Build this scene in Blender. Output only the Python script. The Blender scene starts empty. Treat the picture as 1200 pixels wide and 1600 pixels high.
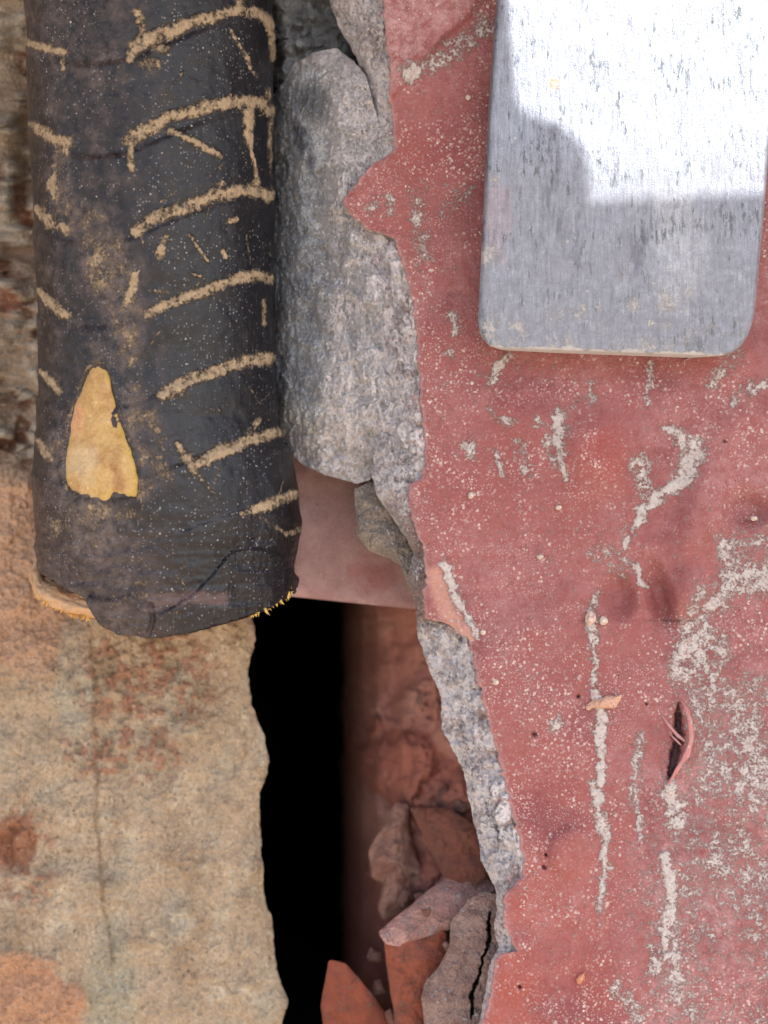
import bpy, math
import numpy as np

# ------------------------------------------------------------------ scene, camera, light
SC = bpy.context.scene
D = 22.0            # camera distance from the painted wall face, cm
CM = 0.01           # everything below is worked out in cm and stored in metres

cam_d = bpy.data.cameras.new('camera')
cam = bpy.data.objects.new('camera', cam_d)
SC.collection.objects.link(cam)
cam.location = (0, -D*CM, 0)
cam.rotation_euler = (math.radians(90), 0, 0)
cam_d.sensor_fit = 'VERTICAL'
cam_d.sensor_height = 9.6
cam_d.sensor_width = 7.2
cam_d.lens = 9.6*D/16.0
cam_d.clip_start = 0.005
cam_d.clip_end = 2000
cam_d.dof.use_dof = True
cam_d.dof.focus_distance = (D-0.1)*CM
cam_d.dof.aperture_fstop = 3.8
SC.camera = cam

SUN = np.array([0.42, -0.52, 0.76]); SUN /= np.linalg.norm(SUN)
world = bpy.data.worlds.new('World'); SC.world = world
world.use_nodes = True
wn = world.node_tree; wn.nodes.clear()
sky = wn.nodes.new('ShaderNodeTexSky'); sky.sky_type = 'NISHITA'; sky.sun_disc = False
sky.sun_elevation = math.asin(SUN[2]); sky.sun_rotation = math.atan2(SUN[0], SUN[1])
sky.air_density = 1.0; sky.dust_density = 2.5; sky.ozone_density = 1.0
bg = wn.nodes.new('ShaderNodeBackground'); bg.inputs['Strength'].default_value = 0.13
wo = wn.nodes.new('ShaderNodeOutputWorld')
wn.links.new(sky.outputs[0], bg.inputs[0]); wn.links.new(bg.outputs[0], wo.inputs[0])

sl = bpy.data.lights.new('sun', 'SUN'); sl.energy = 4.2; sl.angle = math.radians(0.5); sl.color = (1.0, 0.95, 0.88)
so = bpy.data.objects.new('sun', sl); SC.collection.objects.link(so)
from mathutils import Vector
so.rotation_euler = Vector(SUN.tolist()).to_track_quat('Z', 'Y').to_euler()

SC.view_settings.view_transform = 'Standard'
SC.view_settings.look = 'None'
SC.view_settings.gamma = 1.0
SC.view_settings.exposure = 1.3

# ------------------------------------------------------------------ noise
def _h(ix, iy, iz, seed):
    h = (ix.astype(np.int64)*374761393 + iy.astype(np.int64)*668265263 + iz.astype(np.int64)*2147483647 + seed*1274126177) & 0xFFFFFFFF
    h = ((h ^ (h >> 13))*1274126177) & 0xFFFFFFFF
    h = ((h ^ (h >> 16))*2246822519) & 0xFFFFFFFF
    return ((h ^ (h >> 15)) & 0xFFFFFF)/float(0xFFFFFF)

def perlin(x, y, seed=0):
    """2-D gradient noise, about -0.7 .. 0.7"""
    x = np.asarray(x, float); y = np.asarray(y, float)
    ix = np.floor(x); iy = np.floor(y); fx = x-ix; fy = y-iy
    ux = fx*fx*fx*(fx*(fx*6-15)+10); uy = fy*fy*fy*(fy*(fy*6-15)+10)
    z0 = np.zeros_like(ix)
    def g(a, b):
        t = _h(ix+a, iy+b, z0, seed)*2*math.pi
        return np.cos(t)*(fx-a) + np.sin(t)*(fy-b)
    a = g(0, 0); b = g(1, 0); c = g(0, 1); d = g(1, 1)
    return (a+(b-a)*ux) + ((c+(d-c)*ux) - (a+(b-a)*ux))*uy

def fbm(x, y, oct=5, seed=0, gain=0.5, lac=2.03):
    s = 0; a = 1.0; t = 0
    for k in range(oct):
        s = s + a*perlin(x, y, seed+k*17); t += a
        x = x*lac+3.1; y = y*lac+1.7; a *= gain
    return s/t*1.6

def ridged(x, y, oct=4, seed=0):
    s = 0; a = 1.0; t = 0
    for k in range(oct):
        s = s + a*(1-np.abs(perlin(x, y, seed+k*13))*2.2); t += a
        x = x*2.07; y = y*2.07; a *= 0.5
    return s/t

def worley(x, y, seed=0):
    """F1, F2 and the random value of the nearest cell"""
    ix = np.floor(x); iy = np.floor(y); z0 = np.zeros_like(ix)
    f1 = np.full(x.shape, 9.0); f2 = f1.copy(); rv = np.zeros(x.shape)
    for a in (-1, 0, 1):
        for b in (-1, 0, 1):
            cx = ix+a; cy = iy+b
            px = cx+_h(cx, cy, z0, seed); py = cy+_h(cx, cy, z0+1, seed)
            d = np.hypot(px-x, py-y); r = _h(cx, cy, z0+2, seed)
            nw = d < f1
            f2 = np.where(nw, f1, np.minimum(f2, d)); rv = np.where(nw, r, rv); f1 = np.where(nw, d, f1)
    return f1, f2, rv

def ss(a, b, x):
    t = np.clip((x-a)/(b-a), 0, 1); return t*t*(3-2*t)

def lerp(a, b, t): return a+(b-a)*t

def C(r, g, b, k=1.0):
    c = np.array([r, g, b])/255.0
    return np.where(c <= 0.04045, c/12.92, ((c+0.055)/1.055)**2.4)*k

def mixc(base, col, m):
    m = np.clip(m, 0, 1)[..., None]; return base*(1-m) + np.asarray(col)*m

def curve(pts):
    p = np.array(pts, float); return lambda t: np.interp(t, p[:, 0], p[:, 1])

def seg(px, py, pts, w):
    """soft density 1 on a polyline falling to 0 at distance w (px); w may vary per point"""
    pts = np.array(pts, float); n = len(pts)
    w = np.full(n, w, float) if np.isscalar(w) else np.array(w, float)
    best = np.zeros(px.shape)
    for i in range(n-1):
        a = pts[i]; b = pts[i+1]; d = b-a; L = d@d+1e-9
        t = np.clip(((px-a[0])*d[0]+(py-a[1])*d[1])/L, 0, 1)
        r = np.hypot(px-a[0]-t*d[0], py-a[1]-t*d[1])
        best = np.maximum(best, 1-r/(w[i]+(w[i+1]-w[i])*t))
    return np.clip(best, 0, 1)

def dab(px, py, x, y, rx, ry=None, ang=0):
    ry = ry or rx; c = math.cos(ang); s = math.sin(ang)
    u = ((px-x)*c+(py-y)*s)/rx; v = (-(px-x)*s+(py-y)*c)/ry
    return np.clip(1-np.hypot(u, v), 0, 1)

# photograph pixel at a real depth y (cm behind the painted face) -> point, cm
def W(px, py, y):
    k = (D+y)/D/100.0
    return np.stack([(px-600)*k, y+0*px, (800-py)*k], -1)

# ------------------------------------------------------------------ objects
def props(o, label=None, cat=None, group=None, kind=None):
    if label: o['label'] = label
    if cat: o['category'] = cat
    if group: o['group'] = group
    if kind: o['kind'] = kind
    return o

def link(name, me, mat, parent=None, loc=(0, 0, 0)):
    o = bpy.data.objects.new(name, me); SC.collection.objects.link(o)
    if mat: me.materials.append(mat)
    if parent is not None:
        o.parent = parent
    else:
        o.location = [c*CM for c in loc]
    return o

def root(name, loc, label, cat, group=None):
    e = bpy.data.objects.new(name, None); SC.collection.objects.link(e)
    e.location = [c*CM for c in loc]; e.empty_display_size = 0.01
    e['_o'] = list(map(float, loc))
    return props(e, label, cat, group)

def origin_of(parent, loc):
    if parent is not None:
        if '_o' in parent: return np.array(parent['_o'])
        return np.array([0., 0, 0])
    return np.array(loc, float)

def grid(name, P, mat, parent=None, loc=(0, 0, 0), wrap=False, attrs=None, flip=False, cap=False):
    """one mesh from a grid of points (cm)"""
    R, K = P.shape[:2]
    O = origin_of(parent, loc)
    v = ((P.reshape(-1, 3)-O)*CM)
    idx = np.arange(R*K).reshape(R, K)
    if wrap: nx = np.roll(idx, -1, axis=1); a = idx[:-1]; b = nx[:-1]; c = nx[1:]; d = idx[1:]
    else: a = idx[:-1, :-1]; b = idx[:-1, 1:]; c = idx[1:, 1:]; d = idx[1:, :-1]
    q = np.stack([a, b, c, d], -1).reshape(-1, 4)
    if flip: q = q[:, ::-1]
    me = bpy.data.meshes.new(name)
    me.vertices.add(len(v)); me.vertices.foreach_set('co', v.astype(np.float32).ravel())
    me.loops.add(q.size); me.loops.foreach_set('vertex_index', q.astype(np.int32).ravel())
    me.polygons.add(len(q)); me.polygons.foreach_set('loop_start', np.arange(0, q.size, 4, dtype=np.int32))
    me.update(calc_edges=True); me.shade_smooth()
    for k, A in (attrs or {}).items():
        if A.ndim == 3:
            at = me.attributes.new(k, 'FLOAT_COLOR', 'POINT')
            c4 = np.ones((R*K, 4), np.float32); c4[:, :3] = np.clip(A.reshape(-1, 3), 0.002, 1)
            at.data.foreach_set('color', c4.ravel())
        else:
            at = me.attributes.new(k, 'FLOAT', 'POINT')
            at.data.foreach_set('value', A.astype(np.float32).ravel())
    me.validate()
    return link(name, me, mat, parent, loc)

def patch(name, outline, depth, mat, colf=None, bulge=0.1, back=0.5, p=3.0, shrink=0.92, amp=0.03, freq=0.05, nr=40, na=160,
          jag=0.02, seed=1, parent=None, loc=None, centre=None, dustf=None, filmf=None, chisel=0.0, oct=5, surf=None, round_=2.0):
    """closed lump whose face follows an outline (photo px) at its own real depth; depth is a number or f(px,py)"""
    o = np.array(outline, float)
    # closed Catmull-free resample of the outline by angle about the centre
    c = np.array(centre, float) if centre is not None else o.mean(0)
    seglen = np.hypot(*(np.roll(o, -1, 0)-o).T); t = np.r_[0, np.cumsum(seglen)]
    oo = np.vstack([o, o[:1]])
    tt = np.linspace(0, t[-1], na, endpoint=False)
    bx = np.interp(tt, t, oo[:, 0]); by = np.interp(tt, t, oo[:, 1])
    for _ in range(int(round_)):       # soften corners slightly
        bx = (np.roll(bx, 1)+2*bx+np.roll(bx, -1))/4; by = (np.roll(by, 1)+2*by+np.roll(by, -1))/4
    size = max(np.ptp(bx), np.ptp(by))
    j = 1+jag*fbm(bx*6/size+seed, by*6/size, 5, seed, gain=0.65)
    bx = c[0]+(bx-c[0])*j; by = c[1]+(by-c[1])*j
    s = np.linspace(0, 1, nr)**0.85
    PX = c[0]+(bx-c[0])[None]*s[:, None]; PY = c[1]+(by-c[1])[None]*s[:, None]
    dfn = depth if callable(depth) else (lambda a, b: depth+0*a)
    S = np.repeat(s[:, None], na, 1)
    edge = 1-S**p
    n = fbm(PX*freq, PY*freq, oct, seed+5, gain=0.55)
    dep = dfn(PX, PY)-bulge*edge-amp*n*np.clip(1.2-S**6, 0.2, 1)
    if chisel:
        f1, f2, rv = worley(PX*freq*0.6+n*0.4, PY*freq*0.6, seed+9)
        dep = dep-chisel*(rv-0.5)*ss(0, 0.25, f2-f1)
    P = W(PX, PY, dep)
    rows = [P]; sh = [(0.99, 0.12), (0.97, 0.4), (shrink, 1.0), (shrink*0.6, 1.02), (0.0, 1.02)]
    cen = None
    for f, b in sh:
        qx = c[0]+(bx-c[0])*f; qy = c[1]+(by-c[1])*f
        rows.append(W(qx, qy, dfn(bx, by)*0+dep[-1].mean()*(b >= 1)+dep[-1]*(b < 1)+back*b + 0.06*back*fbm(bx*freq*2, by*freq*2+b*3, 3, seed+31))[None])
    P = np.concatenate(rows, 0)
    nadd = len(sh)
    PX = np.vstack([PX]+[bx[None]]*nadd); PY = np.vstack([PY]+[by[None]]*nadd)
    col = colf(PX, PY) if colf else np.ones(PX.shape+(3,))*0.4
    at = {'Col': col}
    at['dust'] = dustf(PX, PY) if dustf else 0.24+.25*fbm(PX*.03, PY*.03, 4, seed+77)
    at['film'] = filmf(PX, PY) if filmf else np.zeros(PX.shape)
    if loc is None and parent is None:
        loc = tuple(W(c[0], np.max(by), float(dep.mean())))
    return grid(name, P, mat, parent, loc or (0, 0, 0), wrap=True, attrs=at)

# ------------------------------------------------------------------ materials
def make_mat(name, rough=0.85, fine=(30, 0.25), mid=(6, 0.2), bump=((8, 0.25), (40, 0.4)), dust=None, dust_fine=22, film=None,
             specks=(), spec=0.3, metallic=0.0, dust_attr=True, aniso=None, streak=None, cells=None, dist=0.02, damp=1.0):
    """colour comes from the thing's own colour attribute, broken up by noises; 'dust' is a density turned into crusty grains,
    'film' a thin veil. scales are per cm"""
    m = bpy.data.materials.new(name); m.use_nodes = True
    nt = m.node_tree; nt.nodes.clear(); N = nt.nodes.new; L = nt.links.new
    out = N('ShaderNodeOutputMaterial'); b = N('ShaderNodeBsdfPrincipled'); L(b.outputs[0], out.inputs[0])
    tc = N('ShaderNodeTexCoord'); mp = N('ShaderNodeMapping'); mp.inputs['Scale'].default_value = (100, 100, 100)
    L(tc.outputs['Object'], mp.inputs[0]); V = mp.outputs[0]
    def math_(op, a, bb=None, c=None, clamp=False):
        n = N('ShaderNodeMath'); n.operation = op; n.use_clamp = clamp
        for i, q in enumerate((a, bb, c)):
            if q is None: continue
            if isinstance(q, (int, float)): n.inputs[i].default_value = q
            else: L(q, n.inputs[i])
        return n.outputs[0]
    def noise(scale, detail=4, rough_=0.6, vec=None, w=None):
        n = N('ShaderNodeTexNoise'); n.inputs['Scale'].default_value = scale; n.inputs['Detail'].default_value = detail
        n.inputs['Roughness'].default_value = rough_; L(vec or V, n.inputs['Vector']); return n.outputs['Fac']
    def smooth(v, lo, hi):
        n = N('ShaderNodeMapRange'); n.interpolation_type = 'SMOOTHSTEP'; L(v, n.inputs[0])
        n.inputs[1].default_value = lo; n.inputs[2].default_value = hi; return n.outputs[0]
    def mix(f, a, c, typ='MIX'):
        n = N('ShaderNodeMix'); n.data_type = 'RGBA'; n.blend_type = typ
        if isinstance(f, (int, float)): n.inputs[0].default_value = f
        else: L(f, n.inputs[0])
        for i, q in ((6, a), (7, c)):
            if hasattr(q, 'is_linked'): L(q, n.inputs[i])
            else: n.inputs[i].default_value = (*q, 1)
        return n.outputs[2]
    def attr(nm):
        n = N('ShaderNodeAttribute'); n.attribute_name = nm; return n
    col = attr('Col').outputs['Color']
    f1 = noise(fine[0], 5, 0.7); f2 = noise(mid[0], 5, 0.65)
    k = math_('ADD', math_('MULTIPLY', math_('SUBTRACT', f1, 0.5), fine[1]*4), math_('MULTIPLY', math_('SUBTRACT', f2, 0.5), mid[1]*4))
    k = math_('ADD', k, 1.0)
    k = math_('MAXIMUM', k, 0.25)
    hs = N('ShaderNodeVectorMath'); hs.operation = 'SCALE'; L(col, hs.inputs[0]); L(k, hs.inputs['Scale']); col = hs.outputs[0]
    height = math_('MULTIPLY', f2, 0.0)
    for sc, st in bump:
        height = math_('ADD', height, math_('MULTIPLY', noise(sc, 4, 0.65), st))
    if cells:      # fine crackle of dried paint, grains of sand
        vo = N('ShaderNodeTexVoronoi'); vo.feature = 'F1'; vo.inputs['Scale'].default_value = cells[0]; L(V, vo.inputs['Vector'])
        height = math_('SUBTRACT', height, math_('MULTIPLY', vo.outputs['Distance'], cells[1]))
        vc = N('ShaderNodeVectorMath'); vc.operation = 'SCALE'; L(col, vc.inputs[0])
        L(math_('SUBTRACT', 1.0+cells[2]*0.5, math_('MULTIPLY', vo.outputs['Distance'], cells[2])), vc.inputs['Scale']); col = vc.outputs[0]
    if streak:     # brushed look: stretched noise
        m2 = N('ShaderNodeMapping'); m2.inputs['Scale'].default_value = (streak[0]*100, 100, streak[1]*100); m2.inputs['Rotation'].default_value = (0, streak[3], 0)
        L(tc.outputs['Object'], m2.inputs[0])
        sn = noise(1.0, 5, 0.75, m2.outputs[0])
        sv = N('ShaderNodeVectorMath'); sv.operation = 'SCALE'; L(col, sv.inputs[0])
        L(math_('ADD', 1.0, math_('MULTIPLY', math_('SUBTRACT', sn, 0.5), streak[2])), sv.inputs['Scale']); col = sv.outputs[0]
        height = math_('ADD', height, math_('MULTIPLY', sn, 0.5))
        m3 = N('ShaderNodeMapping'); m3.inputs['Scale'].default_value = (streak[0]*52, 100, streak[1]*125); m3.inputs['Rotation'].default_value = (0, streak[3], 0)
        L(tc.outputs['Object'], m3.inputs[0])
        fk = smooth(math_('ADD', noise(1.0, 6, 0.8, m3.outputs[0]), math_('MULTIPLY', math_('SUBTRACT', noise(1.3, 3, 0.6), 0.5), 0.45)), 0.545, 0.64)
        col = mix(math_('MULTIPLY', fk, 0.8), col, tuple(C(66, 76, 74)))
    rgh = rough
    if film:
        fm = math_('MULTIPLY', attr('film').outputs['Fac'], smooth(noise(7, 6, 0.75), 0.3, 0.72), clamp=True)
        col = mix(fm, col, film)
        rgh = math_('ADD', math_('MULTIPLY', fm, 0.9-rough), rough)
    dm = None
    if dust:
        dn = noise(dust_fine, 6, 0.8)
        dd = math_('ADD', attr('dust').outputs['Fac'], math_('MULTIPLY', math_('SUBTRACT', dn, 0.5), 2.4*damp))
        dd = math_('ADD', dd, math_('MULTIPLY', math_('SUBTRACT', noise(dust_fine*0.28, 5, 0.75), 0.5), 1.9*damp))
        dm = smooth(dd, 0.38, 0.74)
        dm = math_('MULTIPLY', dm, math_('ADD', 0.72, math_('MULTIPLY', noise(13, 4, 0.7), 0.5)), clamp=True)
        dm = math_('MULTIPLY', dm, smooth(attr('dust').outputs['Fac'], 0.01, 0.08))
        dc = mix(noise(9, 4, 0.7), dust[0], dust[1])
        col = mix(dm, col, dc)
        height = math_('ADD', height, math_('MULTIPLY', dm, 0.15))
        height = math_('ADD', height, math_('MULTIPLY', math_('MULTIPLY', dm, noise(30, 4, 0.7)), 1.0))
        rgh = math_('ADD', math_('MULTIPLY', dm, 0.4), rgh, clamp=True)
    for sc, rad, prob, scol, amt in specks:      # spatter of fine grains: only some cells carry one
        vo = N('ShaderNodeTexVoronoi'); vo.inputs['Scale'].default_value = sc; L(V, vo.inputs['Vector'])
        sx = N('ShaderNodeSeparateColor'); L(vo.outputs['Color'], sx.inputs[0])
        on = math_('GREATER_THAN', sx.outputs[0], 1-prob)
        rr = math_('MULTIPLY', math_('ADD', sx.outputs[1], 0.3), rad)
        wob = math_('ADD', vo.outputs['Distance'], math_('MULTIPLY', math_('SUBTRACT', noise(sc*2.2, 2, 0.5), 0.5), rad*2.6))
        sm = math_('MULTIPLY', math_('LESS_THAN', wob, rr), on)
        cl = smooth(noise(1.1, 4, 0.65), 0.38, 0.6)
        sm = math_('MULTIPLY', sm, math_('ADD', math_('MULTIPLY', cl, 0.9), 0.15))
        sm = math_('MULTIPLY', sm, amt)
        col = mix(sm, col, scol)
        height = math_('ADD', height, math_('MULTIPLY', sm, 0.8))
    L(col, b.inputs['Base Color'])
    if metallic:
        if dm is not None:
            L(math_('MULTIPLY', math_('SUBTRACT', 1.0, dm), math_('SUBTRACT', metallic, math_('MULTIPLY', attr('film').outputs['Fac'], metallic*0.85)), clamp=True), b.inputs['Metallic'])
        else: b.inputs['Metallic'].default_value = metallic
    if hasattr(rgh, 'is_linked'): L(rgh, b.inputs['Roughness'])
    else: b.inputs['Roughness'].default_value = rgh
    b.inputs['Specular IOR Level'].default_value = spec
    bp = N('ShaderNodeBump'); bp.inputs['Strength'].default_value = 1.0; bp.inputs['Distance'].default_value = dist*CM
    L(height, bp.inputs['Height']); L(bp.outputs[0], b.inputs['Normal'])
    return m

DUST = (C(216, 212, 210), C(190, 182, 180))
M_red = make_mat('red_paint', rough=0.62, fine=(60, 0.08), mid=(2.2, 0.07), bump=((14, 0.5), (60, 0.3)), cells=(22, 0.35, 0.22),
                 dust=DUST, film=tuple(C(192, 156, 160)), specks=((26, 0.40, 0.9, tuple(C(186, 150, 148)), 0.8), (14, 0.26, 0.75, tuple(C(202, 180, 176)), 0.9), (8, 0.13, 0.6, tuple(C(208, 196, 190)), 0.95), (2.6, 0.065, 0.25, tuple(C(205, 195, 188)), 1.0), (9, 0.1, 0.12, tuple(C(70, 40, 44)), 0.8)), spec=0.35, dist=0.02)
M_mortar = make_mat('broken_mortar', rough=0.95, fine=(34, 0.22), mid=(6, 0.16), bump=((5, 1.6), (60, 0.5)), cells=(21, 1.3, 0.35),
                    dust=(C(234, 232, 234), C(206, 200, 206)), dust_fine=15, specks=((10, 0.22, 0.12, tuple(C(110, 104, 108)), 0.6), (20, 0.3, 0.18, tuple(C(110, 104, 106)), 0.55), (7, 0.22, 0.2, tuple(C(205, 200, 192)), 0.6)), spec=0.15, dist=0.024)
M_brickw = make_mat('crumbly_masonry', rough=0.95, fine=(26, 0.26), mid=(4, 0.16), bump=((3, 1.6), (60, 0.4)), cells=(17, 1.0, 0.24),
                    specks=((4, 0.17, 0.2, tuple(C(208, 200, 184)), 0.7), (11, 0.28, 0.35, tuple(C(204, 190, 172)), 0.6), (13, 0.28, 0.35, tuple(C(112, 92, 76)), 0.65), (6, 0.22, 0.10, tuple(C(150, 100, 78)), 0.5)), spec=0.12, dist=0.034)
M_brick = make_mat('fired_clay', rough=0.9, fine=(30, 0.22), mid=(3, 0.16), dust=(C(158, 132, 122), C(128, 98, 90)), dust_fine=12, bump=((5, 0.6), (25, 0.7)), specks=((7, 0.2, 0.1, tuple(C(120, 90, 80)), 0.5),), spec=0.15, dist=0.018)
M_tape = make_mat('black_tape', damp=.6, rough=0.30, fine=(50, 0.25), mid=(4, 0.2), bump=((3, 0.5), (30, 0.35)), dust=(C(204, 184, 152), C(140, 116, 94)), dust_fine=20,
                  film=tuple(C(124, 112, 110)), specks=((22, 0.3, 0.45, tuple(C(140, 138, 142)), 0.6), (12, 0.14, 0.4, tuple(C(175, 171, 168)), 0.8), (4, 0.06, 0.2, tuple(C(205, 198, 186)), 0.9)), spec=0.45, dist=0.02)
M_foam = make_mat('yellow_core', rough=0.9, fine=(40, 0.12), mid=(7, 0.12), bump=((10, 0.7), (40, 0.8)), cells=(26, 0.3, 0.25),
                  film=tuple(C(205, 182, 150)), specks=((10, 0.2, 0.15, tuple(C(225, 210, 170)), 0.6),), spec=0.2, dist=0.012)
M_plate = make_mat('zinc_plate', rough=0.40, fine=(45, 0.30), mid=(3, 0.12), bump=((50, 1.2), (18, .6)), dust=(C(196, 196, 196), C(164, 162, 164)), dust_fine=14,
                   film=tuple(C(132, 138, 152)), specks=((10, 0.18, 0.12, tuple(C(195, 190, 188)), 0.6),), metallic=0.85, streak=(24, 2.6, 1.7, 0.05), spec=0.5, dist=0.008)
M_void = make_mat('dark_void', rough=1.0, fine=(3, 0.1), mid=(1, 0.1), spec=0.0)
M_wood = make_mat('sun_block_wood', rough=0.85, fine=(10, 0.1), mid=(1, 0.1), streak=(1.0, 12, 0.6, 0), spec=0.2)
M_ground = make_mat('pale_ground', rough=0.95, fine=(0.4, 0.1), mid=(0.02, 0.1), spec=0.1)

# ------------------------------------------------------------------ spacing helpers
def axis(a, b, step, lo=None, hi=None):
    """dense between a and b, growing cells out to lo / hi"""
    core = np.arange(a, b+step*0.5, step)
    left = []; s = step; x = a
    if lo is not None:
        while x > lo: s *= 1.22; x -= s; left.append(x)
    right = []; s = step; x = core[-1]
    if hi is not None:
        while x < hi: s *= 1.22; x += s; right.append(x)
    return np.array(left[::-1]+list(core)+right)

FAR = 5200
# ------------------------------------------------------------------ the ground far below (it throws warm light up at the wall)
gv = np.array([[[-6000., -6000, -110], [6000, -6000, -110]], [[-6000, 6000, -110], [6000, 6000, -110]]])
g = grid('ground', gv, M_ground, attrs={'Col': np.ones((2, 2, 3))*C(176, 158, 138), 'dust': np.zeros((2, 2)), 'film': np.zeros((2, 2))})
props(g, kind='structure')

# ------------------------------------------------------------------ RED PLASTER WALL
xb_f = curve([(-FAR, 600), (-200, 597), (0, 598), (60, 602), (100, 609), (150, 607), (185, 613), (228, 615), (238, 612), (245, 603), (256, 582), (270, 570), (290, 552), (306, 540), (315, 534),
              (326, 541), (338, 548), (350, 565), (358, 572), (366, 600), (374, 616), (410, 628), (450, 640), (500, 648), (560, 652), (600, 655), (660, 660), (715, 664), (745, 660), (757, 640),
              (775, 636), (830, 648), (850, 660), (900, 665), (925, 661), (955, 663), (968, 668), (972, 690), (985, 715), (1000, 733), (1050, 743), (1100, 755), (1200, 783), (1300, 808), (1340, 817), (1370, 816),
              (1382, 803), (1395, 788), (1420, 786), (1445, 786), (1470, 800), (1486, 806), (1490, 778), (1500, 772), (1560, 764), (1600, 753), (1700, 740), (1900, 700), (FAR, 700)])
def xb(py):
    return xb_f(py) + 3.4*fbm(py*0.06, py*0+3, 5, 11, gain=.7)*2 + 3.0*fbm(py*0.19, py*0+1, 4, 5, gain=.8) + 7*np.clip(perlin(py*.055, py*0+2, 6)-.22, 0, 1)

ys = axis(-30, 1630, 2.1, -FAR, FAR)
tcols = axis(0, 640, 2.1, None, 6000)/640.0        # 0 = broken paint edge ... 1 = frame edge and on
PYr = np.repeat(ys[:, None], len(tcols), 1)
PXr = xb(ys)[:, None]*(1) + tcols[None]*(1240-600)
PX, PY = PXr, PYr
inside = ((PX < 1300) & (PY < 1700) & (PY > -100)).astype(float)

# relief of the painted face (cm, positive = towards the viewer)
h = 0.05*fbm(PX*0.006, PY*0.005, 3, 3) + 0.016*fbm(PX*0.035, PY*0.03, 4, 8) + 0.004*fbm(PX*0.2, PY*0.2, 3, 2)
h += 0.22*ss(0, 0.8, dab(PX, PY, 935, 700, 85, 95, 0.2))              # smooth blister
h += 0.05*ss(0, 0.5, dab(PX, PY, 830, 640, 70, 60))
dd = dab(PX, PY, 892, 1330, 42, 46, 0.3); h += 0.07*ss(0, 0.35, dd)     # small blister near the bottom
h -= 0.24*ss(0, 0.8, dab(PX, PY, 965, 930, 36, 48, -0.2))             # dents
h -= 0.27*ss(0, 0.8, dab(PX, PY, 1030, 930, 26, 75, -0.25))
h += 0.2*ss(0, 0.9, dab(PX, PY, 1095, 800, 55, 130, 0.35))
h += 0.22*ss(0, 0.9, dab(PX, PY, 1075, 925, 45, 60, 0.2))
h -= 0.24*ss(0, 0.9, dab(PX, PY, 1165, 795, 50, 40))
h += 0.05*ss(0, 0.8, dab(PX, PY, 1130, 690, 30, 110, 0.5))
# folded lip of thicker paint, top left
lip = curve([(-200, 760), (0, 745), (25, 728), (50, 700), (65, 684), (100, 650), (130, 628), (160, 600), (300, 560), (FAR, 560)])
h += 0.10*ss(14, -4, PX-lip(PY)+3*perlin(PY*0.05, PY*0, 3))*(PY < 300)
h += 0.05*ss(0, 0.8, dab(PX, PY, 690, 20, 35, 60, 0.3))*(PY < 300)
h -= 0.05*ss(0, 0.7, dab(PX, PY, 640, 60, 14, 60, 0.2))
# torn slit at the right
slit = seg(PX+9*fbm(PX*.05, PY*.05, 5, 611, gain=.7), PY+7*fbm(PX*.05, PY*.05, 4, 612), [(1060, 1100), (1060, 1130), (1056, 1170), (1047, 1215)], [3, 10, 12, 4])
h -= 0.3*ss(0.0, 0.7, slit)
h += 0.06*ss(0, 0.8, seg(PX, PY, [(1068, 1095), (1082, 1130), (1078, 1180), (1050, 1228)], 22))
# pinholes
for x, y, r in ((850, 1355, 5), (835, 1147, 5.5), (903, 1088, 4), (853, 1336, 3.5), (812, 1542, 4), (1132, 690, 3), (1010, 1100, 2.5)):
    h -= 0.12*ss(0, 0.7, dab(PX+2*fbm(PX*.2, PY*.2, 3, 9), PY, x, y, r*.95))
# paint edge rounding and slight curl up
ed = (PX-xb(ys)[:, None])
h -= 0.04*np.exp(-ed/3.0)
h += 0.02*np.exp(-((ed-12)/12)**2)

# dust density
KX, KY = PX, PY
PX = PX+9*fbm(KX*.03, KY*.03, 4, 501)+7*fbm(KX*.11, KY*.11, 3, 502); PY = PY+14*fbm(KX*.025, KY*.025, 4, 503)+7*fbm(KX*.1, KY*.1, 3, 504)
mod = 0.84+0.42*fbm(KX*.045, KY*.03, 5, 505, gain=.7)
dn = np.zeros(PX.shape)
def add(m, a): 
    global dn
    dn = np.maximum(dn, 1.28*np.clip(m*1.25, 0, 1)**0.8*a*mod)
add(seg(PX, PY, [(792, 555), (782, 570), (765, 600)], 16), .75); add(seg(PX, PY, [(765, 640), (800, 662)], 12), .55)
add(seg(PX, PY, [(838, 660), (858, 672)], 12), .6)
add(seg(PX, PY, [(873, 650), (872, 690), (880, 720), (884, 750)], [20, 18, 9, 7]), .85)
add(seg(PX, PY, [(850, 690), (868, 722)], 14), .6)
add(seg(PX, PY, [(812, 690), (822, 735)], 14), .6); add(seg(PX, PY, [(776, 705), (784, 745)], 9), .7)
add(dab(PX, PY, 735, 705, 20, 30), .65)
add(seg(PX, PY, [(1040, 665), (1065, 685), (1088, 705), (1070, 745), (1030, 775), (1005, 795), (992, 818)], [12, 26, 30, 26, 18, 16, 9]), .76)
add(seg(PX, PY, [(1000, 722), (1010, 770)], 26), .6)
add(seg(PX, PY, [(990, 820), (975, 855)], 14), .6); add(seg(PX, PY, [(930, 860), (980, 885)], 26), .45)
add(seg(PX, PY, [(994, 882), (1002, 912)], 10), 1)
add(seg(PX, PY, [(925, 600), (922, 628)], 10), .7); add(seg(PX, PY, [(1018, 560), (1010, 625)], 9), .7)
add(seg(PX, PY, [(885, 645), (925, 605)], 10), .45)
add(seg(PX, PY, [(1110, 600), (1150, 555)], 22), .5); add(seg(PX, PY, [(1140, 625), (1190, 600)], 20), .55)
add(seg(PX, PY, [(708, 488), (712, 520)], 11), .75); add(dab(PX, PY, 703, 552, 13), .7)
add(seg(PX, PY, [(692, 882), (712, 930), (735, 975), (744, 997)], [10, 11, 10, 9]), .92)
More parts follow.
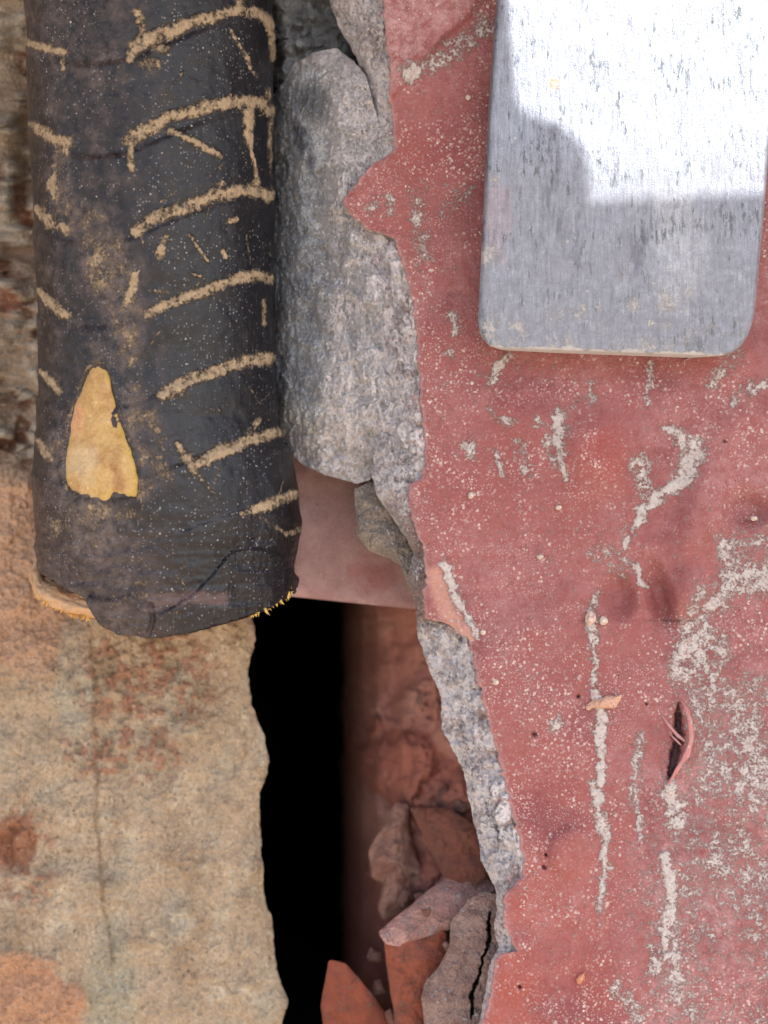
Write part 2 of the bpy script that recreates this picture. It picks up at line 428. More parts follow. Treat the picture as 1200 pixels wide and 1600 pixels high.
add(seg(PX, PY, [(930, 925), (926, 980), (930, 1050), (928, 1080)], [12, 14, 10, 9]), .66)
add(seg(PX, PY, [(932, 1085), (938, 1130), (942, 1225)], [11, 14, 12]), .98)
add(seg(PX, PY, [(930, 1235), (944, 1300), (944, 1345)], [14, 14, 12]), .86)
add(seg(PX, PY, [(946, 1350), (938, 1420)], 12), .7)
add(seg(PX, PY, [(1000, 1150), (990, 1240), (1002, 1310)], 13), .6)
add(seg(PX, PY, [(1045, 1235), (1060, 1290)], 30), .72); add(seg(PX, PY, [(1040, 1345), (1050, 1400), (1042, 1435)], 15), .97)
add(seg(PX, PY, [(1042, 1440), (1035, 1500), (1020, 1520)], 14), .75); add(seg(PX, PY, [(1055, 1495), (1060, 1560)], 26), .62)
add(seg(PX, PY, [(1018, 1480), (1020, 1515)], 9), .7); add(seg(PX, PY, [(965, 1540), (1000, 1590)], 22), .55)
add(dab(PX, PY, 868, 1130, 15, 19, 0.5), .95)
add(seg(PX, PY, [(640, 110), (700, 90), (758, 38)], 26), .56); add(seg(PX, PY, [(640, 120), (655, 105)], 14), .85)
add(seg(PX, PY, [(610, 315), (612, 330)], 14), .6); add(seg(PX, PY, [(650, 300), (660, 400)], 26), .5)
add(seg(PX, PY, [(575, 325), (590, 318)], 12), .55); add(seg(PX, PY, [(735, 300), (690, 330)], 22), .42)
PX, PY = KX, KY
# heavy crusty band running down the right
big = np.clip(seg(PX, PY, [(1230, 880), (1150, 890), (1095, 970), (1120, 1080), (1130, 1180)], [110, 80, 50, 110, 120])*1.6, 0, 1)
strk = fbm(PX*0.016, PY*0.008, 4, 21)
dn = np.maximum(dn, big*(0.40+0.62*strk+.25*fbm(PX*.05, PY*.03, 4, 22)))
PX = KX+16*fbm(KX*.02, KY*.02, 5, 511, gain=.65); PY = KY+22*fbm(KX*.02, KY*.02, 5, 512, gain=.65)
add(seg(PX, PY, [(1200, 900), (1150, 905), (1110, 940), (1080, 958)], [60, 42, 24, 14]), .68)
add(seg(PX, PY, [(1135, 860), (1150, 900)], 32), .66); add(seg(PX, PY, [(1128, 1000), (1122, 1060), (1090, 1120)], 26), .6)
add(seg(PX, PY, [(1090, 985), (1060, 1050)], 34), .7)
PX, PY = KX, KY
low = ss(900, 1080, PX)*ss(1000, 1250, PY)
dn = np.maximum(dn, low*(0.40+0.38*fbm(PX*0.011, PY*0.006, 5, 31)))
low2 = ss(1020, 1120, PX)*ss(1560, 1350, PY)*ss(1000, 1100, PY)
dn = np.maximum(dn, low2*(0.50+0.45*fbm(PX*0.02, PY*0.012, 4, 77)))
dn = np.maximum(dn, 0.10+0.16*fbm(PX*0.01, PY*0.01, 4, 90))
dn *= 1-0.75*ss(0, 0.5, dab(PX, PY, 940, 690, 62, 75))
dn *= 1-0.9*ss(0, 0.5, dd)
dn *= 1-0.8*ss(0.0, 0.3, slit)
h += 0.02*ss(0.5, 0.95, dn)*(1+0.6*fbm(PX*0.15, PY*0.15, 3, 4))

film = np.clip(0.34+0.6*fbm(PX*0.007, PY*0.006, 4, 40), 0, 1)*0.55 + 0.5*low*ss(-.2, .5, fbm(PX*0.012, PY*0.012, 4, 45)) + 0.16*ss(950, 1250, PX)
film += 0.75*ss(8, -30, PX-lip(PY))*(PY < 200)*ss(190, 110, PY)
film = np.clip(film+0.4*np.exp(-ed/6), 0, 0.95)
col = np.ones(PX.shape+(3,))*C(146, 82, 81)
col = mixc(col, C(154, 76, 66), ss(1000, 1600, PY)*ss(1050, 780, PX)*0.9)
col = mixc(col, C(122, 62, 68), 0.8*ss(-0.1, 0.6, fbm(PX*0.006, PY*0.009, 4, 61)))
col = mixc(col, C(146, 68, 64), 0.8*ss(0.1, 0.8, dab(PX, PY, 940, 700, 70, 80)))
col = mixc(col, C(186, 140, 140), ss(7, 1, ed-4*fbm(PX*.04, PY*.05, 4, 66))*0.85)
col = mixc(col, C(90, 62, 70), ss(0.1, 0.6, slit)*0.9)
# the tan grit lodged by the left edge
col = mixc(col, C(205, 160, 140), 0.6*ss(0.2, 0.8, seg(PX, PY, [(680, 900), (700, 960), (730, 990)], 26)))

front = W(PX, PY, -h)
# broken thickness of the paint/skim coat: short drop at the torn edge
e0 = W(PX[:, 0]+1.0, PY[:, 0], -h[:, 0]+0.05)[:, None]; e1 = W(PX[:, 0]+5.0, PY[:, 0], -h[:, 0]+0.10)[:, None]
P = np.concatenate([e1, e0, front], 1)
pad = lambda A: np.concatenate([A[:, :1], A[:, :1], A], 1)
wall = root('plaster_wall', (3.0, 0.5, -8.0), 'dusty red painted plaster wall broken open along its left side', 'wall')
grid('paint_coat', P, M_red, wall, attrs={'Col': pad(col), 'dust': pad(dn), 'film': pad(film)})

# ---- broken mortar edge under the paint
xm_f = curve([(-FAR, 500), (-100, 500), (0, 515), (40, 528), (70, 545), (100, 560), (150, 573), (200, 582), (240, 588), (300, 560), (380, 575), (450, 590), (550, 600), (640, 604), (680, 592), (700, 585),
              (745, 580), (775, 590), (800, 606), (840, 634), (865, 645), (900, 638), (930, 645), (960, 650), (1000, 655), (1040, 668), (1080, 686), (1100, 690), (1140, 690), (1160, 702), (1200, 722), (1260, 735), (1300, 744), (1345, 752),
              (1390, 775), (1420, 776), (1450, 772), (1480, 778), (1500, 768), (1600, 748), (1900, 690), (FAR, 690)])
dE_f = curve([(-FAR, .9), (0, .9), (150, .7), (240, 0.45), (350, 0.3), (560, 0.3), (640, 0.45), (700, 0.5), (800, 0.6), (870, 0.5), (960, 0.45), (1050, 0.42), (1380, 0.45), (1500, 0.25), (FAR, 0.25)])
ys2 = axis(-30, 1630, 2.0, -FAR, FAR)
nu = 95
u = np.linspace(0, 1, nu)
xbe = xb(ys2); xme = np.minimum(xm_f(ys2)+5*fbm(ys2*0.03, ys2*0, 5, 71, gain=0.7), xbe-2)
PY2 = np.repeat(ys2[:, None], nu, 1); U = np.repeat(u[None], len(ys2), 0)
PX2 = (xbe+4)[:, None]*(1-U) + xme[:, None]*U
wid = (xbe-xme)[:, None]
bumpy = np.clip(wid/60.0, 0.15, 1.0)
dep = 0.07 + dE_f(ys2)[:, None]*(0.55*U+0.45*U**4)
n2 = fbm(PX2*0.03, PY2*0.022, 6, 88, gain=0.6)
f1, f2, rv = worley(PX2*0.07+n2, PY2*0.05, 12)
k1, k2, krv = worley(PX2*0.16+n2, PY2*0.14, 13)
w1, w2, wr_ = worley(PX2*.05+n2, PY2*.03+.5*n2, 14)
dep = dep - 0.16*(wr_-.5)*ss(0, .3, w2-w1)*bumpy*ss(0, .15, U) - 0.15*n2*bumpy - 0.09*(0.5-f1)*bumpy*ss(0, .1, U) - 0.05*(0.5-k1)*ss(0, .1, U) - 0.05*fbm(PX2*0.16, PY2*0.13, 4, 8, gain=.7)*ss(0, .08, U)
# pores and gouges
pit = ss(0.45, 0.8, ridged(PX2*0.05, PY2*0.018, 3, 91)-0.0)*ss(-0.1, 0.5, fbm(PX2*0.02, PY2*0.01, 3, 14))
dep += 0.05*pit*ss(0.05, 0.2, U)
dep = np.maximum(dep, 0.055)
c2 = np.ones(PX2.shape+(3,))*C(220, 204, 208)
c2 = mixc(c2, C(180, 174, 184), ss(-0.1, 0.5, fbm(PX2*0.02, PY2*0.014, 5, 19)))
c2 = mixc(c2, C(182, 172, 158), 0.7*ss(0.0, 0.6, fbm(PX2*0.03, PY2*0.03, 5, 29)))
edx = PX2-xbe[:, None]
c2 = mixc(c2, C(204, 168, 166), 0.85*ss(-20, -6, edx)*ss(300, 420, PY2)) 
c2 = mixc(c2, C(200, 158, 152), 0.6*ss(-30, -10, edx)*ss(960, 1000, PY2)*ss(1500, 1440, PY2))
for pts, w in (([(702, 1090), (712, 1105)], 9), ([(745, 1235), (765, 1262), (772, 1290), (784, 1318)], [10, 8, 9, 9])):
    c2 = mixc(c2, C(84, 86, 104), 0.95*ss(0.1, 0.7, seg(PX2+7*fbm(PX2*.05, PY2*.05, 4, 3), PY2+7*fbm(PX2*.05, PY2*.05, 4, 4), pts, w)+0.5*fbm(PX2*.12, PY2*.05, 4, 3)-.1))
c2 = mixc(c2, C(118, 96, 80), 0.55*pit)
c2 = mixc(c2, C(128, 112, 106), 0.75*ss(760, 880, PY2)*ss(1010, 960, PY2))  # deeper stretch below the stone, its shade painted into the colour
# returning into the wall
back = []
for dd_, sx in ((0.25, 5), (0.7, 14), (1.5, 22), (3.0, 34), (4.5, 60)):
    nn = 0.12*fbm(ys2*0.03+dd_*9, ys2*0.02, 4, 33)
    base = dep[:, -1]
    back.append(W(xme+sx+8*nn*10*(dd_ < 3), ys2, base+dd_)[:, None])
P2 = np.concatenate([W(PX2, PY2, dep)]+back, 1)
padb = lambda A: np.concatenate([A]+[A[:, -1:]]*5, 1)
z2 = np.zeros(padb(PX2).shape)
grid('broken_edge', P2, M_mortar, wall, attrs={'Col': padb(c2), 'dust': padb(.78+.3*fbm(PX2*.03, PY2*.02, 4, 602)-.3*ss(760, 860, PY2)*ss(1010, 960, PY2)), 'film': z2}, flip=True)  # less pale dust along the stretch with painted shade

# curled flakes torn from the slit
def tube(name, pts, rad, mat, col, parent=None, loc=None, n=12, sub=10, flat=1.0, seed=3, amp=0.1, film=0.0, dust=0.0):
    """noisy strip along a path of (px,py,y) points with radii in cm; ends closed"""
    p = np.array([W(np.array(a[0], float), np.array(a[1], float), a[2]) for a in pts]); t = np.linspace(0, len(p)-1, (len(p)-1)*sub+1)
    r = np.interp(t, range(len(p)), rad)
    # Catmull-Rom
    pe = np.vstack([2*p[0]-p[1], p, 2*p[-1]-p[-2]]); i = np.minimum(t.astype(int), len(p)-2); f = (t-i)[:, None]
    a, b, c, d = pe[i], pe[i+1], pe[i+2], pe[i+3]
    q = 0.5*((2*b)+(-a+c)*f+(2*a-5*b+4*c-d)*f**2+(-a+3*b-3*c+d)*f**3)
    tg = np.gradient(q, axis=0); tg /= np.linalg.norm(tg, axis=1)[:, None]
    up = np.array([0, -1.0, 0]); sd = np.cross(tg, up); sd /= np.linalg.norm(sd, axis=1)[:, None]+1e-9; nu_ = np.cross(sd, tg)
    th = np.linspace(0, 2*math.pi, n, endpoint=False)
    T, TH = np.meshgrid(t, th, indexing='ij')
    rr = r[:, None]*(1+amp*fbm(T*1.3, TH*1.1+seed, 4, seed)*2)
    G = q[:, None]+sd[:, None]*(np.cos(TH)*rr)[..., None]+nu_[:, None]*(np.sin(TH)*rr*flat)[..., None]
    G = np.concatenate([np.repeat(q[:1, None], n, 1), G, np.repeat(q[-1:, None], n, 1)], 0)
    sh = G.shape[:2]
    cc = np.ones(sh+(3,))*col
    return grid(name, G, mat, parent, loc if loc is not None else (tuple(q[-1]) if parent is None else (0, 0, 0)), wrap=True,
                attrs={'Col': cc, 'film': np.full(sh, film), 'dust': np.full(sh, dust)})
tube('curled_flake', [(1064, 1094, -.05), (1074, 1112, -.22), (1080, 1140, -.3), (1076, 1172, -.28), (1060, 1200, -.2), (1044, 1226, -.06)], [.012, .03, .036, .045, .03, .014], M_red, C(196, 122, 118), wall, flat=.4, film=.7, amp=.5)
tube('curled_flake', [(1034, 1118, -.02), (1046, 1134, -.14), (1060, 1150, -.18), (1070, 1158, -.24)], [.008, .02, .024, .015], M_red, C(190, 130, 128), wall, flat=.6, film=.8, amp=.3)
tube('curled_flake', [(1046, 1146, -.05), (1056, 1156, -.15), (1064, 1164, -.18)], [.01, .018, .012], M_red, C(190, 130, 128), wall, flat=.6, film=.8, amp=.3)

# ------------------------------------------------------------------ GREY STONE
def stone_depth(a, b):
    base = np.interp(a, [380, 425, 450, 472, 495, 530, 580, 640, 680], [2.3, 1.75, 1.2, .8, 0.55, 0.4, 0.3, 0.24, 0.26])
    base = base + 0.9*ss(620, 770, b)*ss(650, 560, a) + 0.5*ss(150, 60, b)
    # a shallow valley between the dark and the pale half, bulge in the middle
    base = base - 0.22*dab(a, b, 545, 300, 60, 220) + 0.22*dab(a, b, 495, 380, 28, 240, 0.05)
    base = base - 0.12*ss(0, 1, dab(a, b, 525, 110, 50, 50))
    n = fbm(a*0.018, b*0.010, 4, 55)
    k1, k2, kr = worley(a*.13+n, b*.10, 58)
    base = base - 0.16*n - 0.10*fbm(a*0.07, b*0.05, 4, 56, gain=.7) - 0.05*fbm(a*0.2, b*0.13, 4, 57, gain=.7) - 0.05*(.5-k1)
    base += 0.05*ss(.5, .9, ridged(a*.04, b*.014, 3, 91))
    w1, w2, wr = worley(a*.028+.7*n, b*.017+.5*n, 59)
    base = base - 0.26*(wr-.5)*ss(0, .35, w2-w1)
    return np.maximum(base, 0.13+0.04*n)
def stone_col(a, b):
    n = fbm(a*0.02, b*0.013, 5, 60, gain=.6)
    c = np.ones(a.shape+(3,))*C(218, 221, 226)
    c = mixc(c, C(238, 240, 242), 0.8*ss(0.0, 0.6, fbm(a*0.025, b*0.012, 5, 64)))
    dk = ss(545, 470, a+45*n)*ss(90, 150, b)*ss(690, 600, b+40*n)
    c = mixc(c, C(136, 144, 154), 0.75*dk)  # left half: its own darker grey plus painted shade of the receding face
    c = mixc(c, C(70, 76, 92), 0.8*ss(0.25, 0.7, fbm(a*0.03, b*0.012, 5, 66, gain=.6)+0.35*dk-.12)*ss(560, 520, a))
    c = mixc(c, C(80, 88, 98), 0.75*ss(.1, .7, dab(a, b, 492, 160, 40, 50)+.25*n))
    c = mixc(c, C(196, 192, 180), 0.7*ss(590, 680, b)*ss(-.3, .3, n))
    c = mixc(c, C(186, 166, 172), 0.5*ss(600, 640, a)*ss(330, 420, b))
    return c
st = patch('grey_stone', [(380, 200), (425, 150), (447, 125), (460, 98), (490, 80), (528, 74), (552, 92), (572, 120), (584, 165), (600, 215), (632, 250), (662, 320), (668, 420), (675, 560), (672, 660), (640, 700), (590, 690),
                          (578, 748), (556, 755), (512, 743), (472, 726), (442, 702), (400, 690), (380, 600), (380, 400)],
           stone_depth, M_mortar, stone_col, dustf=lambda a, b: .74+.3*fbm(a*.02, b*.014, 4, 601)-.42*ss(545, 480, a)*ss(700, 630, b)*ss(90, 130, b), bulge=0.0, back=1.6, amp=0.0, nr=170, na=900, jag=0.022, seed=4, centre=(530, 420), shrink=0.9)  # pale dust thinned on the left half, adding to its painted shade
props(st, 'rough pale grey stone set between the black handle and the red paint', 'stone')

# ------------------------------------------------------------------ MASONRY ON THE LEFT
xr_f = curve([(-FAR, 560), (-100, 560), (600, 540), (700, 480), (900, 400), (955, 393), (1000, 400), (1030, 390), (1050, 387), (1100, 394), (1130, 404), (1150, 413), (1190, 421), (1215, 416), (1240, 405), (1300, 407), (1360, 411), (1400, 413), (1440, 426),
              (1480, 428), (1510, 431), (1540, 441), (1565, 452), (1580, 446), (1600, 440), (1700, 450), (1800, 500), (1950, 760), (FAR, 760)])
ys3 = axis(-30, 1630, 2.4, -FAR, FAR)
xrr = xr_f(ys3)+5*fbm(ys3*0.035, ys3*0, 5, 15, gain=.65)
tc3 = axis(0, 470, 2.4, None, 5600)/470.0
PY3 = np.repeat(ys3[:, None], len(tc3), 1); PX3 = xrr[:, None]-tc3[None]*470
n3 = fbm(PX3*0.012, PY3*0.012, 5, 101, gain=.55)
crack = curve([(-FAR, 60), (0, 45), (600, 70), (900, 120), (985, 142), (1100, 148), (1200, 150), (1300, 152), (1370, 156), (1415, 163), (1480, 172), (1560, 178), (1700, 200), (FAR, 260)])
cx_ = crack(PY3)+9*fbm(PY3*0.02, PY3*0, 6, 7, gain=.75)
leftside = ss(3, -3, PX3-cx_)
wavy = ss(960, 1000, PY3)*ss(1560, 1480, PY3)
rough_zone = np.clip(ss(0.0, 0.5, dab(PX3, PY3, 230, 1060, 150, 110))+ss(0, .5, dab(PX3, PY3, 190, 1180, 130, 60))+ss(0, .5, dab(PX3, PY3, 40, 1340, 60, 110)), 0, 1)
top = ss(760, 690, PY3)
h3 = 0.28*n3 + 0.05*np.clip(fbm(PX3*.05, PY3*.05, 4, 107)-.1, 0, 1) + 0.09*fbm(PX3*.12, PY3*.12, 4, 103, gain=.75) + 0.05*fbm(PX3*0.05, PY3*0.05, 4, 102, gain=.6)
h3 += leftside*0.12*wavy*(.6+1.2*fbm(PY3*.012, PY3*0, 3, 71))
h3 -= 0.06*np.exp(-((PX3-cx_)/(2.0+2*np.abs(n3)))**2)*wavy*ss(-.25, 0.3, fbm(PY3*0.02, PY3*0, 3, 66)+.25)
f1, f2, rv = worley(PX3*0.09+n3, PY3*0.09, 44)
g1, g2, gv_ = worley(PX3*0.045+n3, PY3*0.045+n3, 45)
h3 += rough_zone*(0.14*(rv-0.5)*ss(0, .3, f2-f1)+0.12*(gv_-.5)*ss(0, .3, g2-g1)-0.05)
h3 += top*(0.5*(gv_-.5)*ss(0, .35, g2-g1)+0.30*fbm(PX3*0.012, PY3*0.009, 4, 120)-0.3)
h3 -= top*0.5*ss(0, .8, dab(PX3, PY3, 45, 240, 26, 120))
h3 += 0.05*ss(0, .5, dab(PX3, PY3, 345, 1160, 55, 60))
h3 -= 0.06*np.exp(-((dab(PX3, PY3, 345, 1165, 50, 55)-.25)/.07)**2)*(PX3 > 340)
h3 -= 0.3*ss(0, .7, dab(PX3, PY3, 20, 1330, 40, 50))
h3 -= 0.15*np.exp(-((PX3-xrr[:, None])/10)**2)
h3 += 0.25*ss(0, .6, dab(PX3, PY3, 20, 458, 28, 38))
h3 += 0.2*ss(0, .15, dab(PX3, PY3, 30, 1590, 120, 110)+.12*n3)*(.8+n3)+0.25*ss(0, .5, dab(PX3, PY3, 34, 1322, 20, 34))
right_ = ss(400, 450, PX3)*ss(250, 120, PY3)
h3 += .9*right_+right_*.2*n3
h3 += 0.12*ridged(PX3*.010, PY3*.012, 5, 145)*ss(850, 1000, PY3)
col3 = np.ones(PX3.shape+(3,))*C(184, 165, 142)
col3 = mixc(col3, C(158, 138, 116), 0.75*ss(-.1, .5, n3))
col3 = mixc(col3, C(172, 166, 150), 0.5*ss(0.0, .5, fbm(PX3*0.013, PY3*0.009, 4, 130)))
col3 = mixc(col3, C(204, 192, 170), .8*ss(.1, .5, fbm(PX3*.016, PY3*.012, 6, 140, gain=.65)))
col3 = mixc(col3, C(194, 158, 132), 0.9*ss(50, 130, 1130-PY3+60*n3)*leftside*ss(700, 780, PY3))
col3 = mixc(col3, C(178, 172, 156), 0.7*ss(0, .4, dab(PX3, PY3, 118, 1060, 40, 120)))
col3 = mixc(col3, C(166, 118, 98), 0.7*rough_zone*ss(.55, .75, rv))
col3 = mixc(col3, C(156, 112, 90), 0.85*ss(0.05, .35, dab(PX3, PY3, 24, 1322, 46, 62)+.55*n3-.1)*ss(0, .2, dab(PX3, PY3, 24, 1322, 46, 62)))
col3 = mixc(col3, C(186, 144, 116), 0.9*ss(0.02, .22, dab(PX3, PY3, 30, 1590, 120, 110)+.45*n3)*ss(0, .12, dab(PX3, PY3, 30, 1590, 120, 110)))
col3 = mixc(col3, C(170, 104, 82), 0.9*ss(0.1, .4, dab(PX3, PY3, 16, 458, 36, 48)))
col3 = mixc(col3, C(160, 160, 142), 0.5*ss(0, .4, dab(PX3, PY3, 175, 1560, 50, 160)))
col3 = mixc(col3, C(150, 134, 120), 0.7*top)
col3 = mixc(col3, C(182, 176, 164), 0.7*top*ss(.55, .8, gv_))
col3 = mixc(col3, C(130, 84, 66), 0.7*top*ss(.35, .1, gv_))
col3 = mixc(col3, C(130, 108, 84), 0.4*np.exp(-((PX3-cx_)/3.5)**2)*wavy)
base3 = 2.65
rows = W(PX3, PY3, base3-h3)
edge_b = [W(xrr-dx, ys3, base3-h3[:, 0]+dz+0.1*fbm(ys3*.03, ys3*0+dz, 3, 9))[:, None] for dx, dz in ((40, 9.0), (30, 4.0), (14, 1.6), (5, .6), (1, .15))]
P3 = np.concatenate(edge_b+[rows], 1)
pad5 = lambda A: np.concatenate([A[:, :1]]*5+[A], 1)
col3 = mixc(col3, C(150, 156, 162), .95*right_)
z3 = np.zeros(pad5(PX3).shape)
lw = grid('masonry_wall', P3, M_brickw, loc=(-4, 3, -8), attrs={'Col': pad5(col3), 'dust': z3, 'film': z3}, flip=True)
props(lw, 'weathered beige brick and mortar wall on the left with a vertical crack', 'wall')

# ------------------------------------------------------------------ DARK CAVITY (closed on every side but the hole)
bv = [(-30, 3.6, -30), (30, 3.6, -30), (30, 3.6, 30), (-30, 3.6, 30), (-30, 45, -30), (30, 45, -30), (30, 45, 30), (-30, 45, 30)]
me = bpy.data.meshes.new('cavity')
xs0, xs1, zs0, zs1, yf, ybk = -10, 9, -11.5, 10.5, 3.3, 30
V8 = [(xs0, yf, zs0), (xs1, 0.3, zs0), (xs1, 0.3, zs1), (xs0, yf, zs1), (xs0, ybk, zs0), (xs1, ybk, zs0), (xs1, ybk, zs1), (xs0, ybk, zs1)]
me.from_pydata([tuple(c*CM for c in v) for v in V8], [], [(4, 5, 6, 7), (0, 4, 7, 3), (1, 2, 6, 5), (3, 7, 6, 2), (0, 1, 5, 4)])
me.attributes.new('Col', 'FLOAT_COLOR', 'POINT').data.foreach_set('color', [0.012, 0.012, 0.013, 1]*8)  # near-black colour stands in for the darkness inside the hole
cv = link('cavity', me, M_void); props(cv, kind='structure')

# ------------------------------------------------------------------ LINTEL BRICK over the hole
def pinkb(a, b):
    n = fbm(a*0.02, b*0.02, 5, 140)
    c = np.ones(a.shape+(3,))*C(160, 128, 127)
    c = mixc(c, C(172, 144, 142), 0.8*ss(-.2, .4, n))
    c = mixc(c, C(150, 96, 92), 0.6*ss(.1, .5, dab(a, b, 585, 895, 60, 44)+.7*n-.1)*ss(0, .2, dab(a, b, 585, 895, 70, 50)))
    return mixc(c, C(150, 104, 100), 0.5*ss(740, 700, b))
lb = patch('lintel_brick', [(350, 660), (690, 690), (700, 956), (640, 951), (560, 943), (455, 932), (350, 920)], lambda a, b: 2.35+0.0012*(a-455)+0*b, M_brick, pinkb, dustf=lambda a, b: 0*a,
           bulge=0.06, p=14, back=3.2, amp=0.05, freq=0.012, nr=70, na=420, jag=0.002, seed=6, shrink=0.99)
props(lb, 'smooth pinkish brick lying across the top of the dark hole', 'brick')

# lumps of mortar under the stone
def mcol(base, alt, s=1):
    def f(a, b):
        n = fbm(a*0.03, b*0.03, 5, 150+s, gain=.6)
        return mixc(np.ones(a.shape+(3,))*np.asarray(base), alt, ss(-.3, .5, n))
    return f
ml = patch('mortar_lump', [(552, 762), (580, 752), (620, 770), (650, 820), (672, 870), (690, 930), (668, 965), (640, 925), (628, 885), (605, 872), (575, 860), (558, 838), (556, 800)], lambda a, b: 1.25+0*a, M_mortar,
           mcol(C(146, 136, 130), C(168, 158, 146), 2), bulge=0.35, p=2.2, back=1.3, amp=0.14, freq=0.04, nr=60, na=260, jag=0.05, seed=13)
props(ml, 'brownish grey mortar lump beside the pink brick under the stone', 'mortar')

# ------------------------------------------------------------------ RUBBLE INSIDE THE HOLE
ys4 = np.arange(900, 1760, 3.0); xs4 = np.arange(528, 840, 3.0)
PX4, PY4 = np.meshgrid(xs4, ys4)
PX4 = PX4+(12*fbm(PY4*.011, PY4*0, 5, 620, gain=.6)+6)*ss(640, 530, PX4)
n4 = fbm(PX4*0.012, PY4*0.009, 5, 201, gain=.55)
g1, g2, gv4 = worley(PX4*0.009+n4*.5, PY4*0.0065+n4*.4, 203)
f1, f2, rv4 = worley(PX4*0.03+n4, PY4*0.025, 204)
dep4 = np.interp(PX4, [528, 536, 548, 566, 590, 630, 700, 840], [15, 10.5, 7.6, 5.8, 4.6, 3.7, 2.9, 2.2]) - 0.5*n4 - 0.7*(gv4-.5)*ss(0, .3, g2-g1) - 0.14*(rv4-.5)*ss(0, .3, f2-f1) + 0.18*np.exp(-((g2-g1)/.04)**2)*ss(-.2,.3,n4)
dep4 -= 0.05*fbm(PX4*.08, PY4*.08, 4, 9)
c4 = np.ones(PX4.shape+(3,))*C(126, 88, 80)
c4 = mixc(c4, C(146, 114, 104), 0.8*ss(-.2, .4, n4))
c4 = mixc(c4, C(120, 74, 64), 0.8*ss(.5, .8, gv4))
c4 = mixc(c4, C(116, 84, 78), 0.6*ss(640, 540, PX4))  # fade into the shaded void, put into the brick colour
rows4 = W(PX4, PY4, dep4)
bk = [W(PX4[:, 0]+k*4+6*fbm(ys4*.01, ys4*0, 3, 5), ys4, dep4[:, 0]+dz)[:, None] for k, dz in ((8, 16.0), (3, 6.0), (1, 2.0), (.2, .5))]
P4 = np.concatenate(bk+[rows4], 1); pad4 = lambda A: np.concatenate([A[:, :1]]*4+[A], 1)
z4 = np.zeros(pad4(PX4).shape)
rb = grid('brick_rubble', P4, M_brick, loc=(0.8, 4, -8), attrs={'Col': pad4(c4*1.6), 'dust': pad4(.2+.3*n4), 'film': z4})
props(rb, 'reddish brown broken brickwork lining the right side of the dark hole', 'brickwork')

nd = patch('mortar_lump', [(618, 1252), (638, 1258), (640, 1300), (650, 1340), (668, 1372), (640, 1420), (600, 1440), (590, 1420), (598, 1380), (580, 1372), (576, 1330), (592, 1300), (606, 1280)], lambda a, b: 3.3+0*a, M_brick,
           mcol(C(150, 118, 106), C(132, 92, 82), 5), bulge=0.35, p=2, back=1.2, amp=0.2, freq=0.03, nr=40, na=160, jag=0.06, seed=23)
props(nd, 'dull pinkish mortar lump deep in the hole above the pale capped brick piece', 'mortar')
tr = patch('brick_shard', [(640, 1262), (700, 1262), (742, 1290), (762, 1370), (745, 1385), (700, 1376), (690, 1366), (668, 1320)], lambda a, b: 2.25+0.004*(720-a), M_brick,
           mcol(C(122, 78, 66), C(110, 76, 68), 6), bulge=0.1, p=5, back=.8, amp=0.12, freq=0.025, nr=40, na=160, jag=0.045, seed=25, chisel=0.12)
props(tr, 'orange brown triangular brick shard wedged under the broken mortar edge', 'brick shard')
f1_ = patch('brick_shard', [(514, 1500), (540, 1505), (566, 1535), (596, 1572), (622, 1608), (650, 1690), (498, 1700), (505, 1600), (501, 1572), (508, 1530)], lambda a, b: 2.1+0.005*(b-1500), M_brick,
            mcol(C(138, 78, 62), C(122, 74, 64), 7), bulge=0.12, p=5, back=.9, amp=0.07, freq=0.02, nr=50, na=220, jag=0.045, seed=27, chisel=0.12)
props(f1_, 'pointed orange brick shard standing at the bottom edge of the hole', 'brick shard')

pc = root('brick_piece', W(np.array(660.), np.array(1700.), 1.7), 'broken orange brick piece capped with pale pink mortar', 'brick piece')
patch('clay_body', [(600, 1470), (640, 1448), (690, 1440), (706, 1480), (692, 1520), (675, 1560), (672, 1710), (622, 1710), (615, 1580), (606, 1530)], lambda a, b: 1.85+0*a, M_brick,
      mcol(C(142, 82, 64), C(126, 78, 68), 8), bulge=0.14, p=4, back=1.0, amp=0.10, freq=0.03, nr=50, na=200, jag=0.045, seed=29, chisel=0.12, parent=pc)
patch('mortar_cap', [(591, 1456), (612, 1438), (640, 1416), (672, 1388), (706, 1368), (752, 1362), (775, 1390), (740, 1420), (704, 1452), (672, 1462), (640, 1472), (622, 1480), (602, 1476)], lambda a, b: 1.72+0.004*(b-1456)*0+0.006*(1470-b), M_mortar,
      mcol(C(190, 150, 142), C(170, 130, 124), 9), bulge=0.14, p=4, back=.6, amp=0.06, freq=0.04, nr=50, na=220, jag=0.045, seed=31, chisel=0.12, parent=pc)
def ckcol(a, b):
    n = fbm(a*0.03, b*0.03, 5, 159, gain=.6)
    return mixc(np.ones(a.shape+(3,))*C(160, 136, 128), C(138, 112, 106), ss(-.3, .4, n))
def ckdep(a, b):
    cr = seg(a+9*fbm(b*.03, a*.02, 5, 5, gain=.7), b, [(768, 1425), (765, 1460), (752, 1510), (742, 1545), (735, 1590)], [2, 4, 2.5, 4, 2])
    return 1.15+0.002*(760-a)+0.7*ss(0, .8, cr)
ck = patch('mortar_chunk', [(704, 1440), (730, 1408), (752, 1392), (782, 1396), (796, 1450), (792, 1500), (782, 1560), (775, 1710), (672, 1710), (666, 1620), (658, 1560), (664, 1535), (686, 1510), (702, 1478)], ckdep, M_mortar,
           ckcol, bulge=0.18, p=3, back=.9, amp=0.12, freq=0.035, nr=90, na=420, jag=0.03, seed=33)
props(ck, 'grey brown mortar chunk split by a black crack at the bottom of the hole', 'mortar')

